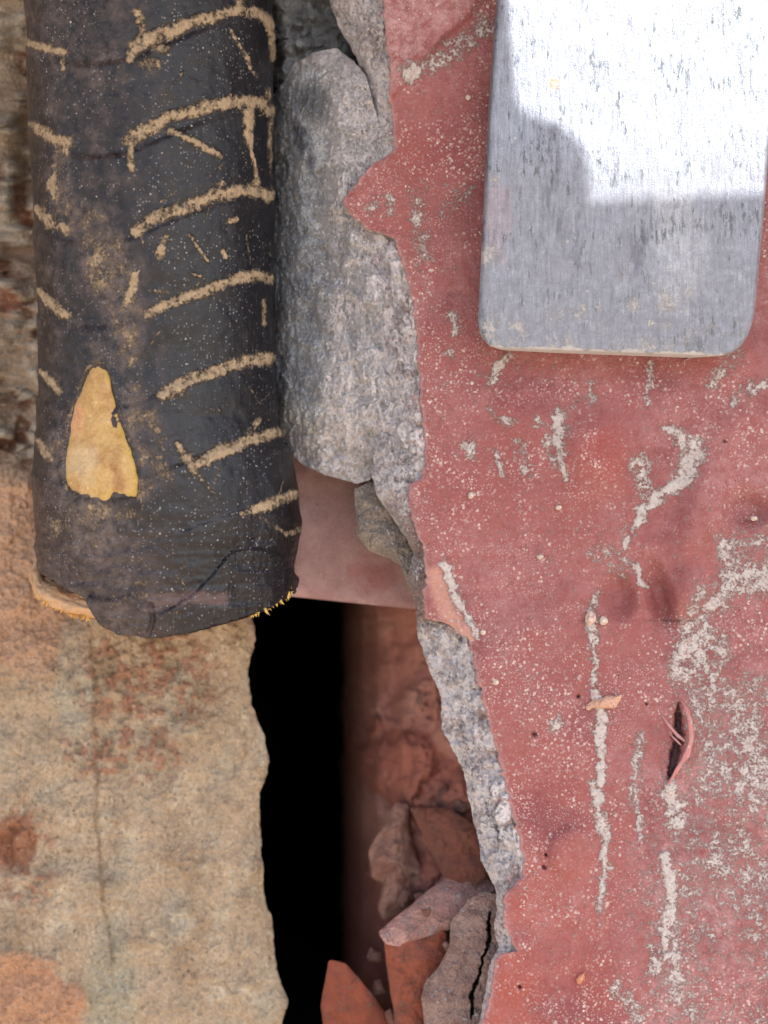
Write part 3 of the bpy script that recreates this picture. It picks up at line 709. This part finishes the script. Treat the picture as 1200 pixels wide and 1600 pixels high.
rgb = np.random.default_rng(12)
for i, (x, y, d, r) in enumerate([(583, 1494, 3.1, 13), (612, 1500, 3.0, 12), (668, 1425, 1.45, 7), (600, 1462, 3.2, 9), (630, 1405, 3.1, 12), (700, 1250, 3.1, 20), (722, 1262, 2.8, 12), 
                                    (612, 1590, 2.3, 11), (700, 1478, 1.7, 8), (655, 1405, 2.8, 9), (590, 1545, 2.9, 12)]):
    a = np.linspace(0, 2*math.pi, 8, endpoint=False)+rgb.random()*2; k = .6+.7*rgb.random(8)
    o = patch('rubble_bit', list(zip(x+np.cos(a)*r*k, y+np.sin(a)*r*k*1.1)), d-.3, M_brick, mcol(C(112, 78, 70), C(126, 100, 92), 40+i), bulge=r/100*.7, back=.5, p=2.4, amp=.06, freq=.09, nr=16, na=60, jag=.06, seed=70+i, round_=1)
    props(o, ['small brick rubble bit right of the tip of the pointed orange shard', 'rubble bit behind the gap between pointed shard and orange piece', 'small rubble bit on the pale pink mortar cap', 'rubble bit just left of the pale mortar cap tip', 'rubble bit under the dull mortar lump in the hole', 'larger rubble bit above the triangular brick shard', 'rubble bit next to the broken mortar edge, over the triangular shard', 'rubble bit low between the pointed shard and the orange piece', 'rubble bit caught against the cracked mortar chunk', 'tiny rubble bit between mortar lump and pale cap', 'rubble bit behind the slope of the pointed orange shard'][i], 'rubble', 'small rubble bits inside the hole')

# ------------------------------------------------------------------ METAL PLATE
def plate_outline():
    pts = [(803, -420), (775, 0), (768, 100), (764, 180), (757, 320), (750, 440), (747, 490), (748, 512), (755, 530), (768, 541), (790, 547), (900, 551), (1000, 555), (1080, 558), (1122, 559), (1146, 553), (1160, 540), (1169, 520), (1177, 480),
           (1186, 400), (1196, 300), (1210, 150), (1222, 0), (1262, -420)]
    return pts
po = np.array(plate_outline(), float)
def rowsplit():
    L = curve([(-420, 803), (0, 776), (100, 768), (180, 763), (320, 756), (440, 750), (500, 747), (520, 750), (532, 756), (541, 766), (547, 785), (551, 860), (555, 970), (557, 1025), (559, 1078)])
    R = curve([(-420, 1262), (0, 1222), (150, 1210), (300, 1196), (400, 1187), (480, 1179), (505, 1175), (525, 1168), (540, 1158), (550, 1146), (556, 1128), (559, 1080), (560, 1000)])
    return L, R
Lf, Rf = rowsplit()
ysp = np.concatenate([np.arange(-420, -20, 12), np.arange(-20, 500, 2.2), 501+(559-501)*(1-(1-np.linspace(0, 1, 70))**2.2)])
ncp = 210
tcp = np.linspace(0, 1, ncp)
def bot(x):  # bottom outline
    return 0
PYp = np.repeat(ysp[:, None], ncp, 1); PXp = Lf(ysp)[:, None]*(1-tcp)+Rf(ysp)[:, None]*tcp
YP = -0.72
dl = (PXp-Lf(PYp)); dr = (Rf(PYp)-PXp); lowline = 548+(PXp-790)*0.036; db = lowline-PYp
de = np.minimum(np.minimum(dl, dr), np.maximum(db, 0)); 
hp = -0.10*np.exp(-np.maximum(de, 0)/2.6) - 0.02*np.exp(-np.maximum(db, 0)/10.0) + 0.012*fbm(PXp*0.01, PYp*0.01, 3, 301) + 0.004*fbm(PXp*.12, PYp*.04, 3, 302)
hp -= 0.12*ss(5, -2, db)
front = W(PXp, PYp, YP-hp)
TH = 0.66
def ringpts(f, dz):
    return W(np.array(1), np.array(1), 0)
side_l = [W(Lf(ysp)+k, ysp, YP-hp[:, 0]+dz)[:, None] for k, dz in ((1.5, TH), (0.5, TH-.06), (-0.5, .10))]
side_r = [W(Rf(ysp)-k, ysp, YP-hp[:, -1]+dz)[:, None] for k, dz in ((-0.5, .10), (1.0, TH-.06), (6, TH))]
Pp = np.concatenate(side_l+[front]+side_r, 1)
# bottom lip and back sheet
last = Pp[-1]
lipr = []
for dz, du in ((0.08, 0.0), (TH-.05, 0.0), (TH, 0.03)):
    q = last.copy(); q[:, 1] = np.maximum(last[:, 1], YP+dz); lipr.append(q[None])
bkr = Pp[::-1].copy(); bkr[..., 1] = YP+TH+.03
Pp = np.concatenate([Pp]+lipr, 0)
R_, K_ = Pp.shape[:2]
QX = 600+100*Pp[..., 0]*D/(D+Pp[..., 1]); QY = 800-100*Pp[..., 2]*D/(D+Pp[..., 1])
dbb = 548+(QX-790)*0.036-QY
np_ = fbm(QX*0.02, QY*0.008, 5, 310)
cp = np.ones(QX.shape+(3,))*C(150, 156, 170)
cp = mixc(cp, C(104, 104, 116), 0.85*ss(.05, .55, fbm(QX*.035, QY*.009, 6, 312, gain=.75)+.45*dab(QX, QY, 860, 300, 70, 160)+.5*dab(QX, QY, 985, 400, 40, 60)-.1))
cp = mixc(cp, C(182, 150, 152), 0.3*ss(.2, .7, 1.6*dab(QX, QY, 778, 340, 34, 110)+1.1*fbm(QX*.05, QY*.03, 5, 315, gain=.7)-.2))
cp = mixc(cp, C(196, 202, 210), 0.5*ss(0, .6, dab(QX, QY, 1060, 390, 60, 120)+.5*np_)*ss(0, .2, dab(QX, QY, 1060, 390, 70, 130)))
dp = -.02+0.16*np_
dp = np.maximum(dp, 0.95*ss(13, 4, dbb+8*fbm(QX*.03, QY*.02, 4, 7)))
for x, y, r, a in ((762, 400, 26, .72), (765, 510, 18, .8), (975, 430, 16, .7), (905, 485, 18, .65), (935, 483, 12, .7), (990, 475, 14, .75), (1042, 470, 20, .8), (1018, 505, 14, .75), (808, 508, 14, .7), (1130, 425, 12, .6), (1075, 460, 14, .6), (866, 130, 12, .7), (772, 285, 12, .7), (1105, 520, 20, .6)):
    dp = np.maximum(dp, a*.95*np.clip(1.4*dab(QX, QY, x, y, r*1.2), 0, 1)**.8*(.85+.4*fbm(QX*.06, QY*.06, 4, 330)))
dp = np.maximum(dp, 0.55*ss(120, 30, dbb)*(0.6+.5*np_))
fp = np.clip(0.45+0.5*np_+0.4*ss(200, 60, dbb), 0, .9)*ss(200, 330, QY)+.12
fp[:, :3] = 1.0; fp[:, -3:] = 1.0; dp[:, :3] = np.maximum(dp[:, :3], .35)
for x, y in ((866, 130),): cp = mixc(cp, C(200, 150, 120), ss(.1, .5, dab(QX, QY, x, y, 12)))
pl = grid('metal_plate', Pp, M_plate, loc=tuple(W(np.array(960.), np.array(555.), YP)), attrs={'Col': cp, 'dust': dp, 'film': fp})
props(pl, 'brushed grey metal plate with rounded corners, sunlit at its top, on the red wall', 'metal plate')

# ------------------------------------------------------------------ TAPE WRAPPED HANDLE
YC = 0.95
lf = curve([(-3000, 30), (0, 44), (60, 48), (150, 50), (300, 57), (420, 62), (500, 66), (600, 66), (690, 62), (740, 56), (800, 60), (880, 66), (920, 72), (1000, 90)])
rf = curve([(-3000, 414), (0, 424), (200, 427), (420, 427), (580, 428), (660, 434), (700, 444), (760, 456), (800, 461), (860, 460), (900, 461), (940, 460), (1000, 450)])
botf = curve([(40, 885), (66, 890), (100, 914), (135, 936), (142, 950), (152, 972), (180, 988), (235, 996), (300, 986), (340, 975), (382, 963), (410, 952), (440, 934), (458, 915), (462, 900)])
nth = 720; nrw = 480
th = np.linspace(-math.pi, math.pi, nth, endpoint=False)
th = th*1.0
v = np.linspace(0, 1, nrw)
kC = (D+YC)/D/100.0
# bottom row height per angle
pyb0 = 930.0
cxb = (lf(pyb0)+rf(pyb0))/2; rb_ = (rf(pyb0)-lf(pyb0))/2
xq = (cxb-600)*kC+rb_*kC*np.sin(th); yq = YC-rb_*kC*np.cos(th)
pxq = 600+100*xq*D/(D+yq)
pyb = np.where(np.cos(th) > -0.05, botf(pxq)+2.5*fbm(pxq*.05, pxq*0, 4, 3), 925)
zb = (800-pyb)/100*(D+yq)/D
zt = (800+330)/100.0
ZV = zt+(zb[None]-zt)*v[:, None]
# nominal py of every vertex at axis depth for the silhouette profile
pyn = 800-ZV/kC
l_ = lf(pyn); r_ = rf(pyn)
cx = ((l_+r_)/2-600)*kC; rr = (r_-l_)/2*kC
TT = np.repeat(th[None], nrw, 0)
X0 = cx+rr*np.sin(TT); Y0 = YC-rr*np.cos(TT)
HX = 600+100*X0*D/(D+Y0); HY = 800-100*ZV*D/(D+Y0)
S_ = TT*190  # arc coordinate for noises, px
gcur = curve([(40, 42), (75, 57), (105, 72), (150, 74), (205, 66), (300, 26), (360, 6), (400, 0), (430, 3), (465, 10)])
lines = [-250, -115, 20, 165, 301, 433, 563, 687, 793, 905, 1010]
ph = np.interp(HY-gcur(HX), lines, np.arange(len(lines)))
fr = ph-np.floor(ph)
hh = 0.035*(ss(0.0, 0.10, fr)-fr) * ss(900, 820, HY)
nS = fbm(S_*0.012, ZV*1.0, 4, 401)
hh += 0.03*nS+0.012*fbm(S_*0.05, ZV*4, 4, 402)
low_ = ss(780, 880, HY)
hh += low_*(0.05*ridged(S_*0.012+ZV*.2, ZV*1.6, 4, 403)-.03)
stroke = np.zeros(HX.shape)
wob = 4*fbm(HX*.05, HY*.05, 5, 6, gain=.75); wob2 = 5*fbm(HX*.06, HY*.06, 5, 61, gain=.8); smod = .86+.34*fbm(HX*.05, HY*.07, 4, 62, gain=.7)
smod = .80+.5*fbm(HX*.05, HY*.07, 5, 62, gain=.75)
def st_(pts, w, a=1.0):
    global stroke
    stroke = np.maximum(stroke, 1.12*a*np.clip(1.35*seg(HX+wob, HY+wob2, pts, (np.array(w)*1.38+1.0).tolist() if not np.isscalar(w) else w*1.38+1.0), 0, 1)**.8*smod)
st_([(204, 92), (214, 72), (240, 58), (310, 32), (360, 20), (395, 17), (415, 30), (423, 60), (424, 95)], [8, 13, 13, 12, 11, 11, 10, 6, 4])
st_([(214, 20), (222, 40), (215, 70)], [9, 8, 9], .85); st_([(222, 102), (245, 100)], 9, .8); st_([(240, 75), (262, 78)], 8, .85)
st_([(358, 50), (380, 85), (399, 122)], [3, 4, 2]); st_([(376, 10), (376, 2)], 8, .8)
st_([(203, 220), (225, 205), (265, 183), (310, 170), (360, 160), (400, 160), (420, 172)], [11, 13, 12, 11, 12, 13, 13])
st_([(265, 205), (290, 215), (320, 232), (343, 245)], [8, 5, 6, 6]); st_([(385, 175), (387, 220), (391, 235), (400, 265), (402, 285)], [10, 8, 3, 2, 8]); st_([(418, 140), (422, 260)], [6, 5], .8)
st_([(203, 230), (206, 262)], [5, 8], .9); 
st_([(214, 360), (240, 342), (285, 325), (340, 305), (385, 297), (418, 305)], [13, 12, 13, 13, 12, 14])
st_([(330, 300), (350, 285)], 6, .8); st_([(258, 372), (250, 398)], [7, 10], .95); st_([(357, 345), (368, 344)], 5, .9)
st_([(295, 368), (325, 408)], [2, 3]); st_([(348, 392), (351, 402)], 5); 
st_([(230, 492), (260, 476), (310, 458), (360, 438), (400, 430), (422, 436)], [9, 10, 10, 10, 11, 10])
st_([(232, 452), (262, 458)], [2, 3], .8); st_([(295, 425), (315, 432)], [2, 2], .8); st_([(410, 470), (412, 505)], [3, 5], .8); 
st_([(254, 618), (285, 598), (340, 578), (390, 563), (425, 560)], [11, 12, 11, 12, 12])
st_([(300, 730), (330, 712), (380, 692), (436, 674)], [9, 12, 11, 10]); st_([(276, 692), (292, 718), (304, 738)], [5, 10, 5]); st_([(310, 745), (332, 770)], [4, 3], .8); st_([(388, 675), (403, 658)], [7, 6], .8)
st_([(377, 804), (400, 795), (430, 782), (452, 772)], [5, 9, 10, 9]); st_([(405, 808), (440, 835), (458, 828)], [3, 4, 7], .8)
st_([(47, 68), (75, 76), (100, 82)], [7, 10, 8], .95); st_([(98, 85), (100, 110)], 4, .8)
st_([(50, 194), (75, 212), (106, 224)], [8, 13, 12]); st_([(104, 228), (104, 240)], 6)
st_([(60, 326), (80, 346), (105, 360)], [8, 13, 9]); st_([(64, 455), (80, 474), (103, 492)], [7, 11, 10]); st_([(66, 580), (84, 598), (94, 612)], [6, 9, 6])
st_([(60, 688), (72, 706), (80, 718)], [6, 9, 6])
# dirt smeared down the middle-left column
rs = np.random.default_rng(3)
for _ in range(46):      # fine scratches
    x0 = 70+370*rs.random(); y0 = -10+960*rs.random(); a0 = rs.normal()*.5+(.9 if rs.random() < .5 else -.6); l0 = 12+45*rs.random()
    st_([(x0, y0), (x0+l0*math.cos(a0), y0+l0*math.sin(a0))], [.6, 1.3], .62+.2*rs.random())
sm = ss(0, .7, seg(HX, HY, [(95, 230), (100, 320), (150, 350), (170, 420), (200, 500), (195, 560)], [20, 26, 40, 70, 45, 40]))
sm2 = ss(0, .7, seg(HX, HY, [(205, 620), (235, 690), (250, 740), (220, 760)], [38, 50, 42, 36]))
sm3 = ss(0, .7, seg(HX, HY, [(95, 700), (150, 800), (150, 840)], [40, 62, 48]))
sm4 = ss(0, .8, seg(HX, HY, [(85, 830), (130, 800), (200, 800)], [30, 40, 24]))
nn = fbm(HX*.03, HY*.03, 5, 411, gain=.6)
du = np.maximum(stroke*0.82, 0.43*sm+0.42*nn*sm)
du = np.maximum(du, (0.42+.4*nn)*sm2); du = np.maximum(du, (0.34+.4*nn)*sm3); du = np.maximum(du, (.46+.4*nn)*sm4)
du = np.maximum(du, 0.74*ss(.2, .6, seg(HX+8*nn+3*wob, HY+3*wob2, [(90, 262), (84, 290), (88, 306)], [6, 13, 8]))); du = np.maximum(du, .74*ss(.1, .6, seg(HX+10*nn+2*wob, HY+3*wob2, [(214, 428), (206, 452), (190, 482)], [9, 14, 9])))
du = np.maximum(du, 0.04+.26*fbm(HX*.02, HY*.02, 4, 415))
du = np.maximum(du, (.06+.34*ridged(HX*.012+HY*.004, HY*.07, 4, 421))*low_*ss(420, 260, HX+60*nn))
du *= np.where(np.cos(TT) > -0.1, 1, .4)
hh += 0.02*ss(.5, .9, stroke)*(1+fbm(HX*.15, HY*.15, 3, 5))
# layered ends: folded flap along the bottom right, torn tongue bottom left
flap = curve([(140, 932), (175, 938), (205, 929), (215, 940), (235, 950), (250, 960), (300, 930), (330, 900), (360, 862), (400, 858), (432, 868), (452, 892), (470, 905)])
hh += 0.07*ss(-1.5, 1.5, HY-flap(HX)-5*nn)*(HX > 138)*(np.cos(TT) > 0)

crk = seg(HX+2*nn, HY+2*nn, [(142, 935), (180, 941), (206, 930)], 5)+seg(HX+2*nn, HY+2*nn, [(355, 857), (400, 853), (430, 864), (455, 893)], 4)
hh -= 0.02*ss(0, .7, crk)*ss(-.2, .4, nn)
hh += low_*0.045*fbm(HX*.01+HY*.01, HY*.11, 5, 441, gain=.65)+0.006*fbm(HX*.05, HY*.25, 3, 442)
hh -= 0.06*ss(0, .8, seg(HX, HY, [(236, 945), (240, 968), (232, 992)], 6))
# right shoulder where the wrap bulges over
hh += 0.07*ss(-4, 5, HY-(690+1.0*(455-HX)*0.3))*ss(400, 440, HX)*ss(900, 820, HY)
# window cut round the yellow core
POLY = [(152, 568), (164, 570), (172, 586), (180, 620), (190, 660), (205, 700), (214, 730), (219, 760), (214, 779), (190, 780), (160, 785), (130, 778), (108, 768), (101, 750), (101, 715), (108, 670), (114, 640), (126, 606), (140, 574)]
pcx, pcy = 158, 700
ang = np.arctan2(HY-pcy, HX-pcx); pr = np.hypot(HX-pcx, HY-pcy)
pp = np.array(POLY, float); seglen = np.hypot(*(np.roll(pp, -1, 0)-pp).T); tt = np.r_[0, np.cumsum(seglen)]
bxy = np.stack([np.interp(np.linspace(0, tt[-1], 400, endpoint=False), tt, np.r_[pp[:, i], pp[0, i]]) for i in (0, 1)], -1)
ba = np.arctan2(bxy[:, 1]-pcy, bxy[:, 0]-pcx); brd = np.hypot(bxy[:, 0]-pcx, bxy[:, 1]-pcy); o_ = np.argsort(ba); ba = ba[o_]; brd = brd[o_]
ba = np.r_[ba-2*math.pi, ba, ba+2*math.pi]; brd = np.r_[brd, brd, brd]
rad_at = np.interp(ang, ba, brd)
win = pr-rad_at
hh += 0.015*np.exp(-((win-6)/7)**2)*(np.cos(TT) > 0)
hh -= 0.04*ss(2, -3, win)*(np.cos(TT) > 0)
du = np.where((win > 0) & (win < 60) & (np.cos(TT) > 0), np.maximum(du, (0.5+.3*nn)*np.exp(-win/16)), du)

RR = rr+hh
P5 = np.stack([cx+RR*np.sin(TT), YC-RR*np.cos(TT), ZV], -1)
# rolled lip under the end
lipb = []
for f, dz in ((0.985, -0.03), (0.96, -0.015), (0.93, 0.05), (0.90, 0.3)):
    q = P5[-1].copy(); q[:, 0] = cx[-1]+RR[-1]*f*np.sin(th); q[:, 1] = YC-RR[-1]*f*np.cos(th); q[:, 2] += dz; lipb.append(q[None])
P5 = np.concatenate([P5]+lipb, 0)
c5 = np.ones(HX.shape+(3,))*C(15, 16, 24)
c5 = mixc(c5, C(9, 9, 14), ss(.0, .5, fbm(HX*.012, HY*.01, 4, 431)))
c5 = mixc(c5, C(42, 34, 36), .8*ss(300, 180, HX)*ss(.0, .5, nn+.2))
c5 = mixc(c5, C(40, 28, 30), .7*low_*ss(330, 200, HX))
c5 = mixc(c5, C(150, 120, 120), 0.28*low_*ss(.35, .9, seg(HX, HY, [(235, 944), (290, 932), (345, 938)], 22)+.7*fbm(HX*.02, HY*.12, 5, 443, gain=.7)))
fl = np.clip(.06+.34*ss(-.1, .5, nn)+.55*sm+.5*sm2+.6*sm3+.3*low_*ss(340, 220, HX)+.12*ss(260, 60, HX)+.2*ss(250, 0, HY)*ss(300, 100, HX), 0, .85)*(1-.85*ss(190, 290, HX))
padr = lambda A: np.concatenate([A]+[A[-1:]]*4, 0)
handle = root('taped_handle', (cx.mean(), YC, -1.9), 'black tape wrapped handle with dusty slanting seams and a yellow bare spot', 'handle')
grid('tape_wrap', P5, M_tape, handle, wrap=True, attrs={'Col': padr(c5), 'dust': padr(du), 'film': padr(fl)}, flip=True)

# yellow patch shining through the window
na = 260; nr = 60
aa = np.linspace(-math.pi, math.pi, na, endpoint=False); rr_a = np.interp(aa, ba, brd)*(1+0.05*fbm(aa*5, aa*0, 6, 8, gain=.7))
s = np.linspace(0, 1, nr)
QX = pcx+np.cos(aa)[None]*rr_a[None]*s[:, None]*1.01; QY = pcy+np.sin(aa)[None]*rr_a[None]*s[:, None]*1.01
def on_handle(px, py, off):
    """point on the handle's skin seen at photo px,py, lifted by off cm"""
    y = np.zeros(px.shape)+(-0.6)
    for _ in range(12):
        k = (D+y)/D/100; X = (px-600)*k; Z = (800-py)*k; pn = 800-Z/kC
        l = lf(pn); r = rf(pn); c = ((l+r)/2-600)*kC; R = (r-l)/2*kC+off
        y = YC-np.sqrt(np.maximum(R**2-(X-c)**2, 0.01))
    return W(px, py, y)
Sg = np.repeat(s[:, None], na, 1)
offs = -0.01+0.03*(1-Sg**6)-0.035*Sg**14+0.035*fbm(QX*.04, QY*.04, 5, 9, gain=.6)
offs -= 0.02*np.exp(-((QX-pcx-20)/7)**2)*(QY > 600)
P6 = on_handle(QX, QY, offs)
c6 = np.ones(QX.shape+(3,))*C(196, 162, 104)
c6 = mixc(c6, C(162, 118, 72), ss(-.2, .5, fbm(QX*.03, QY*.02, 5, 12)))
c6 = mixc(c6, C(196, 164, 78), .8*ss(20, 2, (np.interp(np.arctan2(QY-pcy, QX-pcx), ba, brd)-np.hypot(QX-pcx, QY-pcy)))*(QX > pcx-5))
c6 = mixc(c6, C(206, 194, 170), .4*ss(.1, .6, dab(QX, QY, 128, 725, 34, 46)+.5*fbm(QX*.03, QY*.03, 5, 13, gain=.7)))
c6 = mixc(c6, C(214, 150, 120), .5*ss(.1, .6, dab(QX, QY, 118, 655, 22, 40)))
grid('bare_core_spot', P6, M_foam, handle, wrap=True, attrs={'Col': c6, 'dust': c6[..., 0]*0, 'film': c6[..., 0]*0+.35})

# core showing under the torn end at the left, with fraying
tube('core_rim', [(92, 850, 1.3), (66, 878, 1.1), (58, 904, .75), (72, 925, .3), (105, 942, -.15), (145, 952, -.5), (200, 965, -.75)], [.08, .11, .12, .13, .12, .11, .08], M_foam, C(206, 158, 118), handle, n=36, sub=24, amp=.32, film=.9, seed=8)
rng = np.random.default_rng(5)
def fray(name, path, n, ln, rad, col, parent, tilt=(0, 0), yy=-.6):
    """many short fibres along an edge, one mesh"""
    p = np.array(path, float); L = np.r_[0, np.cumsum(np.hypot(*(p[1:, :2]-p[:-1, :2]).T))]
    V = []; F = []
    for i in range(n):
        t = rng.random()*L[-1]; x = np.interp(t, L, p[:, 0]); y = np.interp(t, L, p[:, 1]); d = np.interp(t, L, p[:, 2])
        l = ln*(.35+rng.random()**1.5); dx = tilt[0]*l+rng.normal()*l*.35; dy = tilt[1]*l+l*.9
        b = [W(np.array(x), np.array(y-4), d)]
        mid = W(np.array(x+dx*.5), np.array(y+dy*.5), d+rng.normal()*.03); tip = W(np.array(x+dx), np.array(y+dy), d+rng.normal()*.06)
        r0 = rad*(.5+rng.random()); k = len(V)
        for c_, r in ((b[0], r0), (mid, r0*.8)):
            for a in range(5): V.append(c_+np.array([math.cos(a*1.2566)*r, math.sin(a*1.2566)*r, rng.normal()*r*.2]))
        V.append(tip)
        for a in range(5): F.append((k+a, k+(a+1) % 5, k+5+(a+1) % 5, k+5+a)); F.append((k+5+a, k+5+(a+1) % 5, k+10))
    O = origin_of(parent, (0, 0, 0))
    me = bpy.data.meshes.new(name); me.from_pydata([tuple((v_-O)*CM) for v_ in V], [], F)
    at = me.attributes.new('Col', 'FLOAT_COLOR', 'POINT'); at.data.foreach_set('color', np.tile(np.r_[col, 1], len(V)).astype(np.float32))
    return link(name, me, M_foam, parent)
fray('frayed_fibres', [(50, 900, .8), (60, 928, .45), (80, 943, .15), (110, 957, -.1), (142, 966, -.35)], 150, 7, .018, C(224, 180, 104), handle, tilt=(-.5, 0))
fray('frayed_fibres', [(386, 960, -.45), (412, 952, -.3), (436, 938, 0), (450, 926, .25), (458, 916, .45)], 60, 8, .02, C(214, 184, 104), handle, tilt=(.3, .1))
# core filling the tube's end
kk = 60; ta = np.linspace(0, 2*math.pi, kk, endpoint=False); rs = np.linspace(1, 0, 8)
ccx = cx[-1].mean(); RRm = RR[-1].mean()*.94
P7 = np.stack([ccx+RRm*rs[:, None]*np.sin(ta)[None], YC-RRm*rs[:, None]*np.cos(ta)[None], -1.1+0.04*fbm(rs[:, None]*4+0*ta[None], np.sin(ta)[None]*3+0*rs[:, None], 3, 3)], -1)
grid('core_end', P7, M_foam, handle, wrap=True, attrs={'Col': np.ones(P7.shape)*C(205, 160, 100), 'dust': np.zeros(P7.shape[:2]), 'film': np.zeros(P7.shape[:2])+.4})

# ------------------------------------------------------------------ LOOSE BITS STUCK ON THE PAINT
def crumb(name, x, y, r, col, label, cat, ry=None, seed=1, bulge=None, group=None, outline=None):
    ry = ry or r; a = np.linspace(0, 2*math.pi, 14, endpoint=False)
    rg = np.random.default_rng(seed); k = 1+.18*(rg.random(14)-.5)
    out = outline or list(zip(x+np.cos(a)*r*k, y+np.sin(a)*ry*k))
    b = bulge if bulge is not None else r/100*.8
    o = patch(name, out, -0.05, M_mortar if cat != 'paint chip' else M_red, lambda p, q: np.ones(p.shape+(3,))*col, bulge=b, back=.12, p=2.2, amp=.02, freq=.12, nr=14, na=44, jag=.05, seed=seed)
    return props(o, label, cat, group)
WH = C(222, 210, 200); PK = C(226, 200, 190)
crumb('mortar_crumb', 923, 966, 8.5, PK, 'larger pinkish white crumb, left one of the pair beside the dent in the red paint', 'crumb', ry=11, seed=51)
crumb('mortar_crumb', 943, 970, 7, WH, 'smaller white crumb, right one of the pair beside the dent in the red paint', 'crumb', seed=52)
crumb('mortar_crumb', 755, 988, 4.5, WH, 'round white crumb at the foot of the tan streak on the red paint', 'crumb', seed=53)
crumb('mortar_crumb', 775, 1066, 5, WH, 'white crumb right of the torn paint edge below the tan streak', 'crumb', seed=54)
crumb('mortar_crumb', 736, 774, 4.5, WH, 'white oval crumb on plain red paint near the left edge, level with the mortar lump', 'crumb', seed=55, ry=5.5)
crumb('mortar_crumb', 873, 793, 5.5, WH, 'small chalky crumb on red paint below the smooth blister', 'crumb', seed=56, ry=4)
crumb('mortar_crumb', 844, 870, 5.5, WH, 'flat white crumb in the middle of the plain red area', 'crumb', seed=57, ry=4)
crumb('mortar_crumb', 1178, 810, 6, WH, 'white crumb in the hollow at the right above the crusty band', 'crumb', seed=58, ry=4)
crumb('mortar_crumb', 1100, 825, 4, WH, 'square white crumb left of the hollow near the right side', 'crumb', seed=59)
crumb('mortar_crumb', 732, 152, 4.5, WH, 'pale grey crumb on the shaded purple red paint beside the plate', 'crumb', seed=60)
crumb('mortar_crumb', 657, 42, 5, C(220, 190, 185), 'pale crumb on the pink folded lip of paint at the top', 'crumb', seed=61, ry=7)
crumb('paint_chip', 0, 0, 10, C(206, 164, 142), 'beige paint chip lying across the vertical dust streak', 'paint chip', seed=62, bulge=.07,
      outline=[(938, 1092), (950, 1086), (962, 1088), (974, 1084), (968, 1096), (962, 1108), (948, 1106), (938, 1108), (930, 1104), (918, 1112), (914, 1104), (924, 1094)])
crumb('paint_chip', 0, 0, 10, C(206, 140, 110), 'small lifted orange brown paint chip near the bottom of the red wall', 'paint chip', seed=63, bulge=.05,
      outline=[(904, 1524), (912, 1520), (914, 1528), (908, 1536), (902, 1538), (900, 1530)])

# ------------------------------------------------------------------ SUN BLOCKER: unseen board added above the frame, keeps the sun off all but the plate's top
HB = 18.0; HT = 18.3
def up(px, py, y=YP):
    p = W(np.array(float(px)), np.array(float(py)), y); t = (HT-p[2])/SUN[2]; return p[0]+SUN[0]*t, p[1]+SUN[1]*t
notch = [up(*q) for q in ((1222, -800), (1218, 0), (1203, 299), (1050, 306), (935, 313), (922, 312), (915, 305), (922, 282), (916, 250), (905, 225), (885, 203), (862, 190), (838, 181), (818, 172), (808, 155), (803, 100), (796, 40), (794, -40), (798, -300), (798, -700))]  # cut to shape the sun patch on the plate
x9 = notch[-1][0]
outl = [(-32, -0.05), (-32, -19.5), (32, -19.5), (32, -0.05), (notch[0][0], -0.05)]+notch+[(x9, -0.05)]
import bmesh
bm = bmesh.new(); vs = [bm.verts.new((x*CM, y*CM, HB*CM)) for x, y in outl]; f = bm.faces.new(vs)
r = bmesh.ops.extrude_face_region(bm, geom=[f]); bmesh.ops.translate(bm, vec=(0, 0, .003), verts=[e for e in r['geom'] if isinstance(e, bmesh.types.BMVert)])
bmesh.ops.triangulate(bm, faces=bm.faces[:]); bmesh.ops.recalc_face_normals(bm, faces=bm.faces[:])
me = bpy.data.meshes.new('sun_block_board'); bm.to_mesh(me); bm.free()
me.attributes.new('Col', 'FLOAT_COLOR', 'POINT').data.foreach_set('color', [*C(150, 130, 108), 1]*len(me.vertices))
bd = link('sun_block_board', me, M_wood); props(bd, 'unseen notched board added above the view to block the sun', 'board')

for o in bpy.data.objects:
    if '_o' in o: del o['_o']
